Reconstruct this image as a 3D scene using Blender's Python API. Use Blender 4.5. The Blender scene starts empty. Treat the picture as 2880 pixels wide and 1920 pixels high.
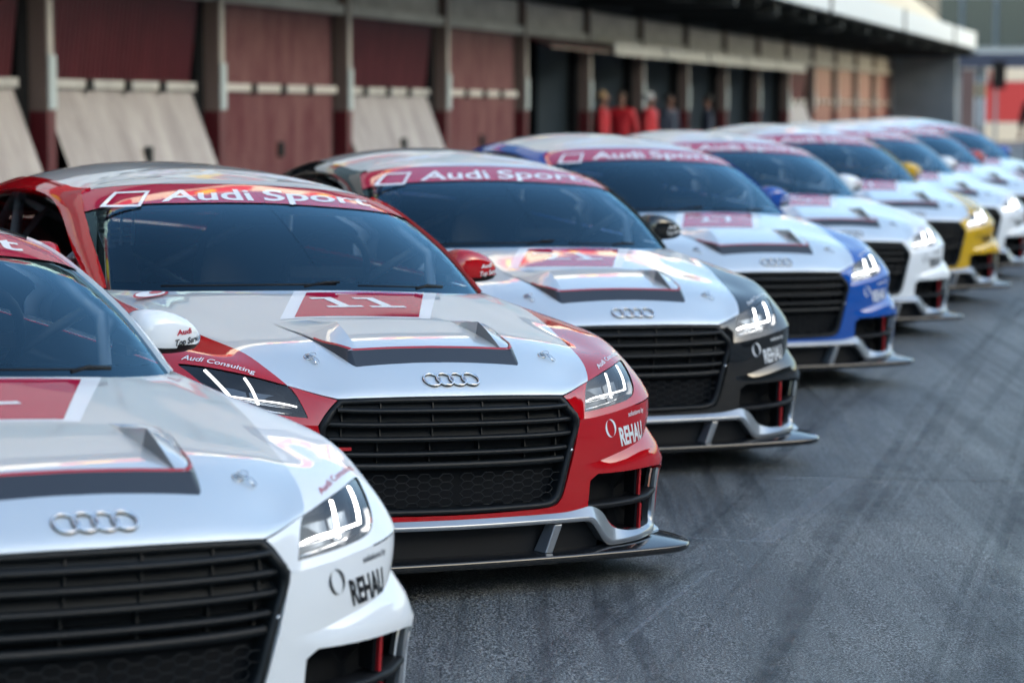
import bpy, bmesh, math, random
import numpy as np
from mathutils import Vector, Matrix, geometry
R = math.radians
random.seed(7)
scn = bpy.context.scene

# ---------------------------------------------------------------- camera
cam_d = bpy.data.cameras.new('camera'); cam = bpy.data.objects.new('camera', cam_d)
scn.collection.objects.link(cam); scn.camera = cam
cam.location = (0, 0, 1.5575); cam.rotation_euler = (math.pi/2 - .11369, 0, 0)
cam_d.sensor_width = 36; cam_d.lens = 6459.4/2880*36; cam_d.clip_start = .1; cam_d.clip_end = 2000
cam_d.dof.use_dof = True; cam_d.dof.focus_distance = 6.75; cam_d.dof.aperture_fstop = 2.6
cam_d.dof.aperture_blades = 0
scn.render.resolution_x = 1024; scn.render.resolution_y = 682

# ---------------------------------------------------------------- sky, sun, exposure
SUN_EL, SUN_AZ = R(15), R(110)          # azimuth measured from +Y towards +X
w = bpy.data.worlds.new('World'); scn.world = w; w.use_nodes = True
nt = w.node_tree; nt.nodes.clear()
sky = nt.nodes.new('ShaderNodeTexSky'); sky.sky_type = 'NISHITA'; sky.sun_disc = False
sky.sun_elevation = SUN_EL; sky.sun_rotation = SUN_AZ; sky.air_density = 1.0; sky.dust_density = 2.6; sky.ozone_density = 1.6
bg = nt.nodes.new('ShaderNodeBackground'); bg.inputs['Strength'].default_value = .15
out = nt.nodes.new('ShaderNodeOutputWorld')
tint = nt.nodes.new('ShaderNodeMix'); tint.data_type = 'RGBA'; tint.blend_type = 'MULTIPLY'; tint.inputs[0].default_value = 1; tint.inputs[7].default_value = (1.0, 1.04, 1.02, 1)
nt.links.new(sky.outputs[0], tint.inputs[6]); nt.links.new(tint.outputs[2], bg.inputs['Color']); nt.links.new(bg.outputs[0], out.inputs['Surface'])
sun_d = bpy.data.lights.new('sun', 'SUN'); sun = bpy.data.objects.new('sun', sun_d); scn.collection.objects.link(sun)
sun_d.energy = 3.0; sun_d.angle = R(.6); sun_d.color = (1, .88, .72)
sdir = Vector((math.sin(SUN_AZ)*math.cos(SUN_EL), math.cos(SUN_AZ)*math.cos(SUN_EL), math.sin(SUN_EL)))
sun.rotation_euler = sdir.to_track_quat('Z', 'Y').to_euler(); sun.location = (0, 0, 40)
scn.view_settings.view_transform = 'Standard'; scn.view_settings.look = 'None'
scn.view_settings.exposure = 1.9; scn.view_settings.gamma = 1.0
scn.render.engine = 'CYCLES'

# ---------------------------------------------------------------- materials
def mat(name, col=(.5,.5,.5), rough=.5, metal=0., coat=0., emit=None, es=1., spec=.5, coatr=.03):
    m = bpy.data.materials.new(name); m.use_nodes = True; b = m.node_tree.nodes['Principled BSDF']
    b.inputs['Base Color'].default_value = (*col, 1); b.inputs['Roughness'].default_value = rough
    b.inputs['Metallic'].default_value = metal; b.inputs['Specular IOR Level'].default_value = spec
    b.inputs['Coat Weight'].default_value = coat; b.inputs['Coat IOR'].default_value = 1.75 if coat >= .9 else 1.5; b.inputs['Coat Roughness'].default_value = coatr
    if emit: b.inputs['Emission Color'].default_value = (*emit, 1); b.inputs['Emission Strength'].default_value = es
    return m
def nodes(m): return m.node_tree.nodes, m.node_tree.links, m.node_tree.nodes['Principled BSDF']
def noise(m, scale, detail=4, rough=.6, coord='Object', stretch=(1,1,1)):
    N, L, b = nodes(m); tc = N.new('ShaderNodeTexCoord'); mp = N.new('ShaderNodeMapping'); n = N.new('ShaderNodeTexNoise')
    mp.inputs['Scale'].default_value = stretch; n.inputs['Scale'].default_value = scale
    n.inputs['Detail'].default_value = detail; n.inputs['Roughness'].default_value = rough
    L.new(tc.outputs[coord], mp.inputs[0]); L.new(mp.outputs[0], n.inputs['Vector']); return n
def ramp(m, src, stops):
    N, L, b = nodes(m); r = N.new('ShaderNodeValToRGB'); e = r.color_ramp.elements
    while len(e) < len(stops): e.new(.5)
    for k, (p, c) in enumerate(stops): e[k].position = p; e[k].color = (*c, 1) if len(c) == 3 else c
    L.new(src, r.inputs[0]); return r
def bump(m, src, strength=.3, dist=.01):
    N, L, b = nodes(m); bm = N.new('ShaderNodeBump'); bm.inputs['Strength'].default_value = strength
    bm.inputs['Distance'].default_value = dist; L.new(src, bm.inputs['Height']); L.new(bm.outputs[0], b.inputs['Normal']); return bm
def math_node(m, op, a, b=None, v=None):
    N, L, _ = nodes(m); n = N.new('ShaderNodeMath'); n.operation = op
    if hasattr(a, 'links'): L.new(a, n.inputs[0])
    else: n.inputs[0].default_value = a
    if b is not None:
        if hasattr(b, 'links'): L.new(b, n.inputs[1])
        else: n.inputs[1].default_value = b
    return n.outputs[0]
def mixrgb(m, fac, a, b):
    N, L, _ = nodes(m); n = N.new('ShaderNodeMix'); n.data_type = 'RGBA'
    for i, v in ((0, fac), (6, a), (7, b)):
        if hasattr(v, 'links'): L.new(v, n.inputs[i])
        else: n.inputs[i].default_value = v if i == 0 else (*v, 1)
    return n.outputs[2]

def paint(name, col, metal=0., rough=.55):
    m = mat(name, col, rough, metal, coat=1.0, coatr=.02, spec=.5 if metal else 0.)
    # faint dust in the clear coat
    n = noise(m, 9, 5, .65); r = ramp(m, n.outputs['Fac'], [(.35, (.012,)*3), (.8, (.07,)*3)])
    N, L, b = nodes(m); L.new(r.outputs[0], b.inputs['Coat Roughness'])
    if metal:
        f = noise(m, 900, 1, .5); bump(m, f.outputs['Fac'], .03, .0005)
    return m
P = dict(
    red=paint('red_paint', (.44, .002, .007)), black=paint('black_paint', (.006, .007, .008)), blue=paint('blue_paint', (.003, .078, .38)),
    white=paint('white_paint', (.80, .83, .86)), yellow=paint('yellow_paint', (.62, .37, .008)))
SILVER = paint('silver_paint', (.69, .715, .72), .60, .36)
BLADE = paint('silver_trim', (.27, .30, .34), .7, .38)
BLACKP = mat('black_plastic', (.008, .009, .011), .5, spec=.22)
_n = noise(BLACKP, 400, 2); bump(BLACKP, _n.outputs['Fac'], .08, .0008)
GLOSSB = mat('gloss_black', (.006, .0065, .008), .12, coat=.6)
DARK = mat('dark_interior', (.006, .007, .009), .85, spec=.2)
MESH = mat('grille_black', (.006, .008, .010), .45, spec=.28)
CHROME = mat('chrome', (.75, .77, .80), .07, 1.0)
STEEL = mat('steel', (.55, .57, .60), .22, 1.0)
RUBBER = mat('rubber', (.012, .012, .013), .8, spec=.3)
RIM = mat('rim_metal', (.16, .17, .18), .3, .9)
REDFILM = mat('red_film', (.42, .008, .05), .5, coat=.9, coatr=.02, spec=0)
WHITEFILM = mat('white_film', (.78, .80, .83), .35, coat=.5)
BLACKFILM = mat('black_film', (.008, .008, .009), .3, coat=.5)
REDTEXT = mat('red_film_text', (.45, .01, .03), .35, coat=.4)
REDTRIM = mat('red_trim', (.40, .008, .014), .35, coat=.7)
SCOOPDARK = mat('charcoal_trim', (.016, .022, .034), .42, coat=.2)
SEATM = mat('seat_shell', (.07, .074, .08), .6)
CAGE = mat('cage_tube', (.62, .66, .70), .4)
CARBON = mat('splitter_black', (.010, .011, .013), .22, coat=.5, coatr=.08)
_n = noise(CARBON, 6, 3); _r = ramp(CARBON, _n.outputs['Fac'], [(.4, (.16,)*3), (.8, (.26,)*3)])
CARBON.node_tree.links.new(_r.outputs[0], CARBON.node_tree.nodes['Principled BSDF'].inputs['Roughness'])
def glass(name, tint, rough=0., refl=1.0, rc=(1, 1, 1)):
    m = bpy.data.materials.new(name); m.use_nodes = True; N = m.node_tree.nodes; L = m.node_tree.links; N.clear()
    o = N.new('ShaderNodeOutputMaterial'); mx = N.new('ShaderNodeMixShader'); t = N.new('ShaderNodeBsdfTransparent')
    g = N.new('ShaderNodeBsdfGlossy'); f = N.new('ShaderNodeFresnel'); f.inputs['IOR'].default_value = 1.52
    t.inputs[0].default_value = (*tint, 1); g.inputs['Roughness'].default_value = rough; g.inputs[0].default_value = (*rc, 1)
    mu = N.new('ShaderNodeMath'); mu.operation = 'MULTIPLY'; mu.inputs[1].default_value = refl; mu.use_clamp = True
    L.new(f.outputs[0], mu.inputs[0]); L.new(mu.outputs[0], mx.inputs[0]); L.new(t.outputs[0], mx.inputs[1]); L.new(g.outputs[0], mx.inputs[2])
    L.new(mx.outputs[0], o.inputs[0]); return m
GLASS = glass('windscreen_glass', (.86, .93, .94), .0, 1.35, (.40, .68, .86))
FINGREY = mat('fin_grey', (.16, .165, .175), .5)
FRIT = glass('glass_frit', (.0, .0, .0), .0, 1.35, (.40, .68, .86))
SIDEGLASS = glass('side_glass', (.70, .76, .80), .0, 1.0)
LENS = glass('lamp_lens', (.93, .95, .97), .0, 1.3)
DRL = mat('lamp_light', (.9, .9, .9), .3, emit=(1, .96, .90), es=1.0)
DRLB = mat('lamp_light_bright', (.9, .9, .9), .3, emit=(1, .96, .90), es=3.6)
REFLECTOR = mat('lamp_reflector', (.10, .12, .14), .3, .6)

# ---------------------------------------------------------------- object helpers
C = scn.collection
def link(name, me, parent=None, mats=()):
    o = bpy.data.objects.new(name, me); C.objects.link(o)
    for m in mats: me.materials.append(m)
    if parent is not None: o.parent = parent
    return o
def tag(o, label=None, cat=None, group=None, kind=None):
    for k, v in (('label', label), ('category', cat), ('group', group), ('kind', kind)):
        if v: o[k] = v
    return o
def thing(name, label, cat, loc=(0,0,0), rz=0, group=None):
    o = bpy.data.objects.new(name, None); C.objects.link(o); o.location = loc; o.rotation_euler = (0, 0, rz)
    o.empty_display_size = .2
    return tag(o, label, cat, group)
class MB:
    """collects verts and faces, then builds one mesh"""
    def __init__(s): s.v = []; s.f = []; s.mi = []; s.sm = []
    def add(s, vs, fs, mi=0, smooth=False):
        b = len(s.v); s.v += [tuple(map(float, p)) for p in vs]
        for f in fs: s.f.append(tuple(i + b for i in f)); s.mi.append(mi); s.sm.append(smooth)
    def box(s, c, h, mi=0, rot=None):
        vs = [Vector((sx*h[0], sy*h[1], sz*h[2])) for sx in (-1,1) for sy in (-1,1) for sz in (-1,1)]
        if rot is not None: vs = [rot @ v for v in vs]
        vs = [v + Vector(c) for v in vs]
        s.add(vs, [(0,1,3,2),(4,6,7,5),(0,4,5,1),(2,3,7,6),(0,2,6,4),(1,5,7,3)], mi)
    def hexa(s, p, mi=0):   # 8 points: bottom 4 ccw, top 4 ccw
        s.add(p, [(3,2,1,0),(4,5,6,7),(0,1,5,4),(1,2,6,5),(2,3,7,6),(3,0,4,7)], mi)
    def tube(s, pts, r, n=8, mi=0, closed=False, caps=True):
        pts = [Vector(p) for p in pts]; m = len(pts); rs = r if hasattr(r, '__len__') else [r]*m
        ring = []; up = None
        for i, p in enumerate(pts):
            if closed: t = pts[(i+1) % m] - pts[i-1]
            else: t = pts[min(i+1, m-1)] - pts[max(i-1, 0)]
            t.normalize()
            if up is None: up = t.orthogonal().normalized()
            up = (up - t*up.dot(t)).normalized(); sd = t.cross(up)
            ring += [p + (up*math.cos(2*math.pi*k/n) + sd*math.sin(2*math.pi*k/n))*rs[i] for k in range(n)]
        fs = []
        for i in range(m if closed else m-1):
            j = (i+1) % m
            for k in range(n): fs.append((i*n+k, i*n+(k+1)%n, j*n+(k+1)%n, j*n+k))
        if not closed and caps: fs += [tuple(range(n))[::-1], tuple((m-1)*n+k for k in range(n))]
        s.add(ring, fs, mi, True)
    def strip(s, rows, mi=0, smooth=True, close=False):
        n = len(rows[0]); vs = [p for r in rows for p in r]; fs = []
        for i in range(len(rows)-1):
            for k in range(n if close else n-1):
                k2 = (k+1) % n; fs.append((i*n+k, i*n+k2, (i+1)*n+k2, (i+1)*n+k))
        s.add(vs, fs, mi, smooth)
    def lathe(s, prof, axis='x', c=(0,0,0), n=32, mi=0, smooth=True, caps=False):
        rows = []
        for k in range(n+1):
            a = 2*math.pi*k/n; ca, sa = math.cos(a), math.sin(a)
            rows.append([(c[0]+x, c[1]+r*ca, c[2]+r*sa) if axis == 'x' else ((c[0]+r*ca, c[1]+r*sa, c[2]+x) if axis == 'z' else (c[0]+r*ca, c[1]+x, c[2]+r*sa)) for x, r in prof])
        s.strip(rows, mi, smooth)
    def mirror(s):
        n = len(s.v); s.v += [(-x, y, z) for x, y, z in s.v]
        s.f += [tuple(i+n for i in f)[::-1] for f in s.f]; s.mi += list(s.mi); s.sm += list(s.sm); return s
    def build(s, name, mats, parent=None, merge=0.0):
        me = bpy.data.meshes.new(name); me.from_pydata(s.v, [], s.f); me.update()
        me.polygons.foreach_set('material_index', s.mi); me.polygons.foreach_set('use_smooth', s.sm)
        if merge:
            bm = bmesh.new(); bm.from_mesh(me); bmesh.ops.remove_doubles(bm, verts=bm.verts, dist=merge)
            bmesh.ops.recalc_face_normals(bm, faces=bm.faces); bm.to_mesh(me); bm.free()
        return link(name, me, parent, mats if isinstance(mats, (list, tuple)) else [mats])
def bevel(o, w=.005, seg=2, ang=35):
    b = o.modifiers.new('bevel', 'BEVEL'); b.width = w; b.segments = seg; b.limit_method = 'ANGLE'; b.angle_limit = R(ang); return o

# ---------------------------------------------------------------- the pit lane ground
def gz(x, y):
    e = .012 + .014*(6.5 - min(max(y, 5.0), 8.6)); e = e if y > 5 else .033
    t = (x + 4.62)*.9563 - (y - 22.2)*.2923          # distance in front of the garage wall
    k = min(max((7.5 - t)/6.0, 0), 1); k = k*k*(3-2*k)
    return -.036*x + .0015*(y-8) + e - .36*k
def sheet(name, xs, ys, off, m, fn=gz):
    V = [(x, y, fn(x, y)+off) for y in ys for x in xs]; n = len(xs)
    F = [(j*n+i, j*n+i+1, (j+1)*n+i+1, (j+1)*n+i) for j in range(len(ys)-1) for i in range(n-1)]
    me = bpy.data.meshes.new(name); me.from_pydata(V, [], F); me.polygons.foreach_set('use_smooth', [True]*len(F)); me.update(); return link(name, me, None, [m])
ASPH = mat('asphalt', (.05,.052,.056), .72, spec=.5)
N, L, b = nodes(ASPH)
n1 = noise(ASPH, 150, 4, .75); n2 = noise(ASPH, 1.1, 6, .6)
mp = N.new('ShaderNodeMapping'); mp.inputs['Rotation'].default_value = (0, 0, R(16)); mp.inputs['Scale'].default_value = (13.0, .16, 1)
tc = N.new('ShaderNodeTexCoord'); L.new(tc.outputs['Object'], mp.inputs[0]); n3 = N.new('ShaderNodeTexNoise'); n3.inputs['Scale'].default_value = 1.3; n3.inputs['Detail'].default_value = 6; n3.inputs['Roughness'].default_value = .62; L.new(mp.outputs[0], n3.inputs['Vector'])
mp2 = N.new('ShaderNodeMapping'); mp2.inputs['Rotation'].default_value = (0, 0, R(22)); mp2.inputs['Scale'].default_value = (2.6, .45, 1)
L.new(tc.outputs['Object'], mp2.inputs[0]); n4 = N.new('ShaderNodeTexNoise'); n4.inputs['Scale'].default_value = 1.0; n4.inputs['Detail'].default_value = 5; L.new(mp2.outputs[0], n4.inputs['Vector'])
vor = N.new('ShaderNodeTexVoronoi'); vor.inputs['Scale'].default_value = 190; L.new(tc.outputs['Object'], vor.inputs['Vector'])
r1 = ramp(ASPH, n1.outputs['Fac'], [(.40, (.006,.0075,.008)), (.50, (.054,.059,.061)), (.60, (.36,.375,.375))])
r2 = ramp(ASPH, n2.outputs['Fac'], [(.3, (.62,.64,.68)), (.7, (1.25,1.24,1.2))])
r3 = ramp(ASPH, n3.outputs['Fac'], [(.36, (.70,.71,.72)), (.5, (1,1,1)), (.66, (1.16,1.16,1.15))])
r4 = ramp(ASPH, n4.outputs['Fac'], [(.38, (.66,.67,.69)), (.56, (1,1,1)), (.72, (1.2,1.2,1.18))])
def mul(a, bb):
    n = N.new('ShaderNodeMix'); n.data_type = 'RGBA'; n.blend_type = 'MULTIPLY'; n.inputs[0].default_value = 1
    L.new(a, n.inputs[6]); L.new(bb, n.inputs[7]); return n.outputs[2]
L.new(mul(mul(mul(r1.outputs[0], r2.outputs[0]), r3.outputs[0]), r4.outputs[0]), b.inputs['Base Color'])
rr_ = ramp(ASPH, n3.outputs['Fac'], [(.35, (.38,)*3), (.6, (.6,)*3)]); L.new(rr_.outputs[0], b.inputs['Roughness'])
ad = N.new('ShaderNodeMath'); ad.operation = 'ADD'; L.new(n1.outputs['Fac'], ad.inputs[0]); L.new(vor.outputs['Distance'], ad.inputs[1]); bump(ASPH, ad.outputs[0], .55, .004)
fr = lambda a, b_, n: list(np.linspace(a, b_, n))
ground = sheet('ground', fr(-300, -22, 6) + fr(-20, 26, 70) + fr(30, 400, 8), fr(-40, 0, 5) + fr(.5, 30, 80) + fr(31, 110, 60) + fr(130, 900, 8), 0, ASPH)
tag(ground, kind='structure')
# tyre marks and worn paint: thin sheets on the asphalt, broken up by noise
def streak(name, col, scale, lo, hi, rough=.6, amax=.8):
    m = mat(name, col, rough); N, L, b = nodes(m); n = noise(m, scale, 5, .7); r = ramp(m, n.outputs['Fac'], [(lo, (0,0,0)), (hi, (amax,)*3)]); L.new(r.outputs[0], b.inputs['Alpha']); return m
SKID = streak('skid_rubber', (.02,.022,.026), 7, .32, .75, .5, .30); WORN = streak('worn_paint', (.36,.38,.41), 60, .35, .75, .6, .35)
def ribbon(mb, pts, w, off=.004):
    P_ = smooth_loop(pts, 10); l, r = [], []
    for i, p in enumerate(P_):
        t = P_[min(i+1, len(P_)-1)] - P_[max(i-1, 0)]; t = t/np.linalg.norm(t); n_ = np.array([-t[1], t[0]])*w/2
        a, b_ = p + n_, p - n_; l.append((a[0], a[1], gz(*a)+off)); r.append((b_[0], b_[1], gz(*b_)+off))
    mb.strip([r, l])
def smooth_loop(pts, n=6, closed=False):
    P_ = [np.array(p, float) for p in pts]; m = len(P_); o = []
    for i in range(m if closed else m-1):
        g = (lambda k: P_[k % m]) if closed else (lambda k: P_[min(max(k, 0), m-1)])
        a, b, c, d = g(i-1), g(i), g(i+1), g(i+2)
        for t in range(n):
            u = t/n; o.append(.5*((2*b) + (-a+c)*u + (2*a-5*b+4*c-d)*u*u + (-a+3*b-3*c+d)*u**3))
    if not closed: o.append(P_[-1])
    return o
mb = MB()
TM = [([(.55,3.6),(1.17,5.92),(1.44,6.92),(2.16,9.56),(3.6,14.9),(5.6,22)], .045), ([(.48,3.6),(1.10,5.91),(1.37,6.92),(2.09,9.55),(3.5,14.9),(5.5,22)], .03), ([(.1,3.8),(.67,5.92),(1.0,7.39),(1.65,9.91),(2.33,12.42),(3.8,17)], .05),
      ([(-.3,4.6),(.04,5.83),(.27,6.64),(.4,7.06),(1.0,9.0)], .07), ([(-.2,4.7),(.09,5.77),(.33,6.55),(.62,7.4)], .03), ([(.44,5.4),(.39,5.81),(.31,6.55),(.1,7.3)], .06), ([(1.3,8.3),(1.71,9.74),(2.35,12.14),(2.93,14.24),(4,18)], .06),
      ([(1.38,8.3),(1.77,9.75),(2.41,12.16),(3.0,14.26),(4.1,18)], .035), ([(1.1,9.6),(1.39,10.66),(1.72,11.97),(2.3,14)], .07), ([(.5,7.5),(.73,8.26),(1.05,9.42),(1.44,10.68),(2.2,13)], .06), ([(.2,4.4),(.68,5.93),(.92,7.1),(1.13,8.05),(1.8,10.3)], .10),
      ([(1.6,8.9),(2.03,10.28),(2.53,11.91),(3.09,13.75),(4.4,18)], .05), ([(.9,4.4),(1.3,6.0),(1.75,7.9),(2.7,11.4)], .09), ([(.32,4.6),(.8,6.4),(1.3,8.3),(2.2,11.6)], .025), ([(.0,4.6),(.42,6.0),(.75,7.2),(1.3,9.2)], .022), ([(1.3,5.0),(1.62,6.4),(2.2,8.6),(3.2,12)], .03)]
for k, (pts, w) in enumerate(TM): ribbon(mb, pts, w, .004 + .0003*k)
tag(mb.build('tyre_marks', [SKID]), kind='structure')
mb = MB()
for k, (pts, w) in enumerate([([(.86,7.80),(.96,8.05),(1.11,8.48),(1.36,9.18)], .085), ([(.50,7.83),(.62,7.82),(.76,7.81),(.92,7.80)], .022), ([(.30,6.2),(.52,6.9),(.66,7.3)], .02), ([(1.05,9.15),(1.25,9.2),(1.45,9.2)], .03)]):
    ribbon(mb, pts, w, .0100 + .0005*k)
tag(mb.build('worn_road_paint', [WORN]), kind='structure')

mb = MB(); ribbon(mb, [(-3.0,9.1),(.74,9.31),(1.26,9.31),(1.84,9.33),(2.6,9.5),(6,10.4)], .013, .0125)
tag(mb.build('asphalt_joint', [mat('joint_tar', (.022,.024,.026), .5)]), kind='structure')

# ---------------------------------------------------------------- pit building
S17, C17 = .2923, .9563; WB = 4.0
def local_root(name, label, cat, group=None):
    o = thing(name, label, cat, group=group)
    X = Vector((S17, C17, -.0131)).normalized(); Yv = Vector((0,0,1)).cross(X).normalized(); Z = X.cross(Yv)
    M = Matrix((X, Yv, Z)).transposed().to_4x4(); M.translation = Vector((-4.62, 22.2, -.19)); o.matrix_world = M; return o
def sub_root(name, label, cat, s, group=None, t=0., z=0.):
    o = local_root(name, label, cat, group); o.matrix_world = o.matrix_world @ Matrix.Translation((s, -t, z)); return o
BRED = mat('banner_red', (.48,.05,.055), .5); BCREAM = mat('banner_cream', (.66,.63,.55), .5); BYEL = mat('banner_yellow', (.85,.55,.03), .5)
CREAM = mat('cream_cladding', (.50,.49,.45), .5); _n = noise(CREAM, 3, 5); _r = ramp(CREAM, _n.outputs['Fac'], [(.3,(.42,.42,.40)),(.7,(.66,.65,.62))]); CREAM.node_tree.links.new(_r.outputs[0], nodes(CREAM)[2].inputs['Base Color'])
def metal_door(name, c0, c1, rough=.32):
    m = mat(name, c0, rough, .15, spec=.6); n = noise(m, 1.6, 6, .65, stretch=(2.0, 1, .6)); r = ramp(m, n.outputs['Fac'], [(.32, c0), (.7, c1)]); m.node_tree.links.new(r.outputs[0], nodes(m)[2].inputs['Base Color']); return m
DOORR = metal_door('red_door_metal', (.06,.007,.012), (.12,.022,.028)); DOORP = metal_door('closed_door_metal', (.13,.028,.036), (.26,.13,.125), .33); DOORB = metal_door('skylit_door_metal', (.23,.205,.20), (.40,.375,.365), .42)  # one red door metal; shade and sky light on tilted leaves mixed into the tones
POSTR = mat('post_red', (.11,.012,.018), .4); POSTU = mat('post_brown', (.20,.145,.13), .45); POSTC = mat('post_cream', (.62,.59,.55), .5); SOFF = mat('soffit', (.022,.026,.026), .8); FASC = mat('fascia_white', (.62,.68,.74), .4)
GREYW = mat('grey_wall', (.085,.105,.12), .6); _n = noise(GREYW, .8, 4); _r = ramp(GREYW, _n.outputs['Fac'], [(.3,(.13,.16,.18)),(.7,(.22,.26,.29))]); GREYW.node_tree.links.new(_r.outputs[0], nodes(GREYW)[2].inputs['Base Color'])
BLUEG = mat('blue_grey_panel', (.20,.25,.30), .35); NAVY = mat('navy_beam', (.03,.045,.09), .5); GLZ = mat('tinted_glazing', (.03,.05,.06), .08, spec=.8); SIGNW = mat('sign_white', (.52,.60,.62), .5)
bld = local_root('pit_building', 'long pit garage building with dark overhanging canopy and pale fascia', 'building')
m = MB(); m.box((15, 7.0, 1.9), (60, .15, 1.9)); m.box((15, 3.6, 5.0), (60, 3.6, 1.7)); m.box((15, .5, 3.35), (60, .5, .10)); m.build('rear_wall', [SOFF], bld)
UPG = mat('upper_concrete', (.085,.105,.135), .7)
m = MB(); m.box((15, 3.5, 9.9), (60, 3.4, 3.2)); m.build('upper_storey', [UPG], bld)
m = MB(); m.box((15, 2.0, 13.7), (60, 3.0, .62)); m.build('parapet', [BCREAM], bld)
for k in range(-5, 9):
    m = MB(); m.box((k*8.5-2, -1.02, 13.7), (2.2, .02, .42)); m.build('roof_banner', [BRED], bld)
    m = MB(); m.add([(k*8.5-3.0 + .6*math.cos(a), -1.05, 13.7 + .32*math.sin(a)) for a in np.linspace(0, 2*math.pi, 25)[:-1]], [tuple(range(24))]); m.build('roof_banner_emblem', [BYEL], bld)
m = MB(); m.box((15, -.9, 3.62), (45, 2.0, .10)); m.build('canopy', [SOFF], bld)
m = MB()
for k in range(-6, 16): m.box((k*WB, -1.4, 3.40), (.12, 1.4, .12)); m.box((k*WB+2, -1.4, 3.44), (.06, 1.4, .08))
for k in range(-3, 8): m.box((k*8+3, -2.0, 3.42), (.55, .2, .08))
m.build('canopy_beam', [SOFF], bld)
m = MB(); m.box((15, -2.94, 3.82), (45, .04, .27)); m.build('fascia', [FASC], bld)
for k in range(-3, 5): m = MB(); m.box((k*12+5.2, -2.99, 3.80), (.10, .02, .30)); m.build('fascia_joint', [SOFF], bld)
# balcony barrier behind the fascia with hoardings
m = MB(); pts = [(-30, 5.1), (30, 5.1), (40, 5.0), (47, 4.8), (53, 4.5), (58, 4.15)]
m.strip([[(s_, -2.30, 4.0) for s_, z in pts], [(s_, -2.30, z) for s_, z in pts], [(s_, -2.22, z) for s_, z in pts]], smooth=False); m.build('balcony_barrier', [BCREAM], bld)
for k in range(-4, 5):
    m = MB(); m.box((k*8.5+1, -2.345, 4.66), (2.9, .015, .40)); m.build('hoarding', [BRED], bld)
    m = MB(); m.add([(k*8.5-.6 + .75*math.cos(a), -2.366, 4.66 + .26*math.sin(a)) for a in np.linspace(0, 2*math.pi, 25)[:-1]], [tuple(range(24))]); m.build('hoarding_emblem', [BYEL], bld)
m = MB()
for s_ in np.arange(-44, 60, 2.0): m.box((s_, -.03, 7.7), (.93, .02, 1.1))
m.build('upper_window', [GLZ], bld)
m = MB(); m.box((15, .05, 2.98), (45, .05, .235)); m.build('lintel_back', [POSTR], bld)

for k in range(-2, 15):
    # header panel above each opening
    m = MB(); n = 26; x0, x1 = .17, WB-.10
    rows = [[], [], [], []]
    for i in range(n*2+1):
        x = x0 + (x1-x0)*i/(2*n); d = -.06 - (.018 if i % 2 else 0)
        rows[0].append((x, d+.04, 3.22)); rows[1].append((x, d, 3.20)); rows[2].append((x, d, 2.80)); rows[3].append((x, -.02, 2.795))
    m.strip(rows, smooth=False)
    r_ = sub_root('header_panel', 'ribbed cream panel above garage opening', 'panel', k*WB, 'ribbed cream panels above the garage openings')
    r_['label'] = {True: 'ribbed cream panel above garage opening %s', False: ''}[True] % ('number %d from the left end' % (k+4))
    m.build('panel', [CREAM if True else 0], r_)
    m = MB(); m.box(((x0+x1)/2, -.10, 2.735), ((x1-x0)/2, .06, .065)); m.build('lip', [CREAM], r_)
ORD = ['first','second','third','fourth','fifth','sixth','seventh','eighth','ninth','tenth','eleventh','twelfth','thirteenth','fourteenth','fifteenth','sixteenth','seventeenth','eighteenth','nineteenth']
def relabel_headers():
    hs = sorted([o for o in C.objects if o.name.startswith('header_panel')], key=lambda o: o.location.y)
    for i, o in enumerate(hs): o['label'] = ('ribbed cream panel over the garage openings, %s from the left' % ORD[i-2]) if i > 1 else 'ribbed cream panel %s beyond the left picture edge' % ['farther', 'just'][i]
relabel_headers()
i_ = 0
for k in range(-2, 16):
    r_ = sub_root('door_post', 'x', 'post', k*WB, 'posts between the garage doors')
    KX = .04 if k else .0
    r_['label'] = ('red and cream garage door post, %s from the left' % ORD[k]) if k >= 0 else 'red and cream garage door post %s beyond the left picture edge' % ['just', 'farther'][-k-1]
    m = MB(); m.box((.08, -.06, .72), (.085, .10, .72)); m.build('lower_post', [POSTR], r_)
    m = MB(); m.box((.08, -.06, 2.33), (.083, .098, .89)); m.build('upper_post', [POSTU], r_); m = MB(); m.box((.045, -.168, 2.6), (.040, .010, .62)); m.build('cover_strip', [POSTC], r_)
    if k in (0, -1, -2): m = MB(); m.box((.24, -.03, 1.4), (.07, .05, 1.4)); m.build('side_channel', [POSTR], r_); m = MB(); m.box((.225, -.09, 1.9), (.018, .012, .9)); m.build('trim_strip', [POSTC], r_)
    m = MB(); m.box((.075, -.175, 1.72), (.072, .012, .26)); o = m.build('number_board', [SIGNW], r_)
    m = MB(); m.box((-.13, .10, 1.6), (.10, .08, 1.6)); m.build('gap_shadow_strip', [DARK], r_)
def ribs(x0, x1, z0, z1, y0, y1, n=34, d=.022, smooth=False):
    """corrugated sheet from (y0,z0) bottom to (y1,z1) top"""
    lo, hi = [], []
    for i in range(2*n+1):
        x = x0 + (x1-x0)*i/(2*n); o = -d if i % 2 else 0; lo.append((x, y0+o, z0)); hi.append((x, y1+o, z1))
    return [lo, hi]
dnames = {-2: ('folded', 0), -1: ('folded', 1), 0: ('folded', 2), 1: ('closed', 0), 2: ('folded', 3), 3: ('closed', 1), 10: ('folded', 4), 11: ('closed', 2), 12: ('closed', 3), 13: ('closed', 4), 14: ('closed', 5)}
FL = ['bi-fold garage door kicked outwards beyond the left picture edge', 'bi-fold garage door kicked outwards, cut off by the left frame edge', 'kicked-out bi-fold garage door with sky-lit lower leaf behind the red car roof', 'kicked-out bi-fold door with sky-lit streaked lower leaf between two flat red doors', 'narrow kicked-out bi-fold door right of the open garages']
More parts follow.
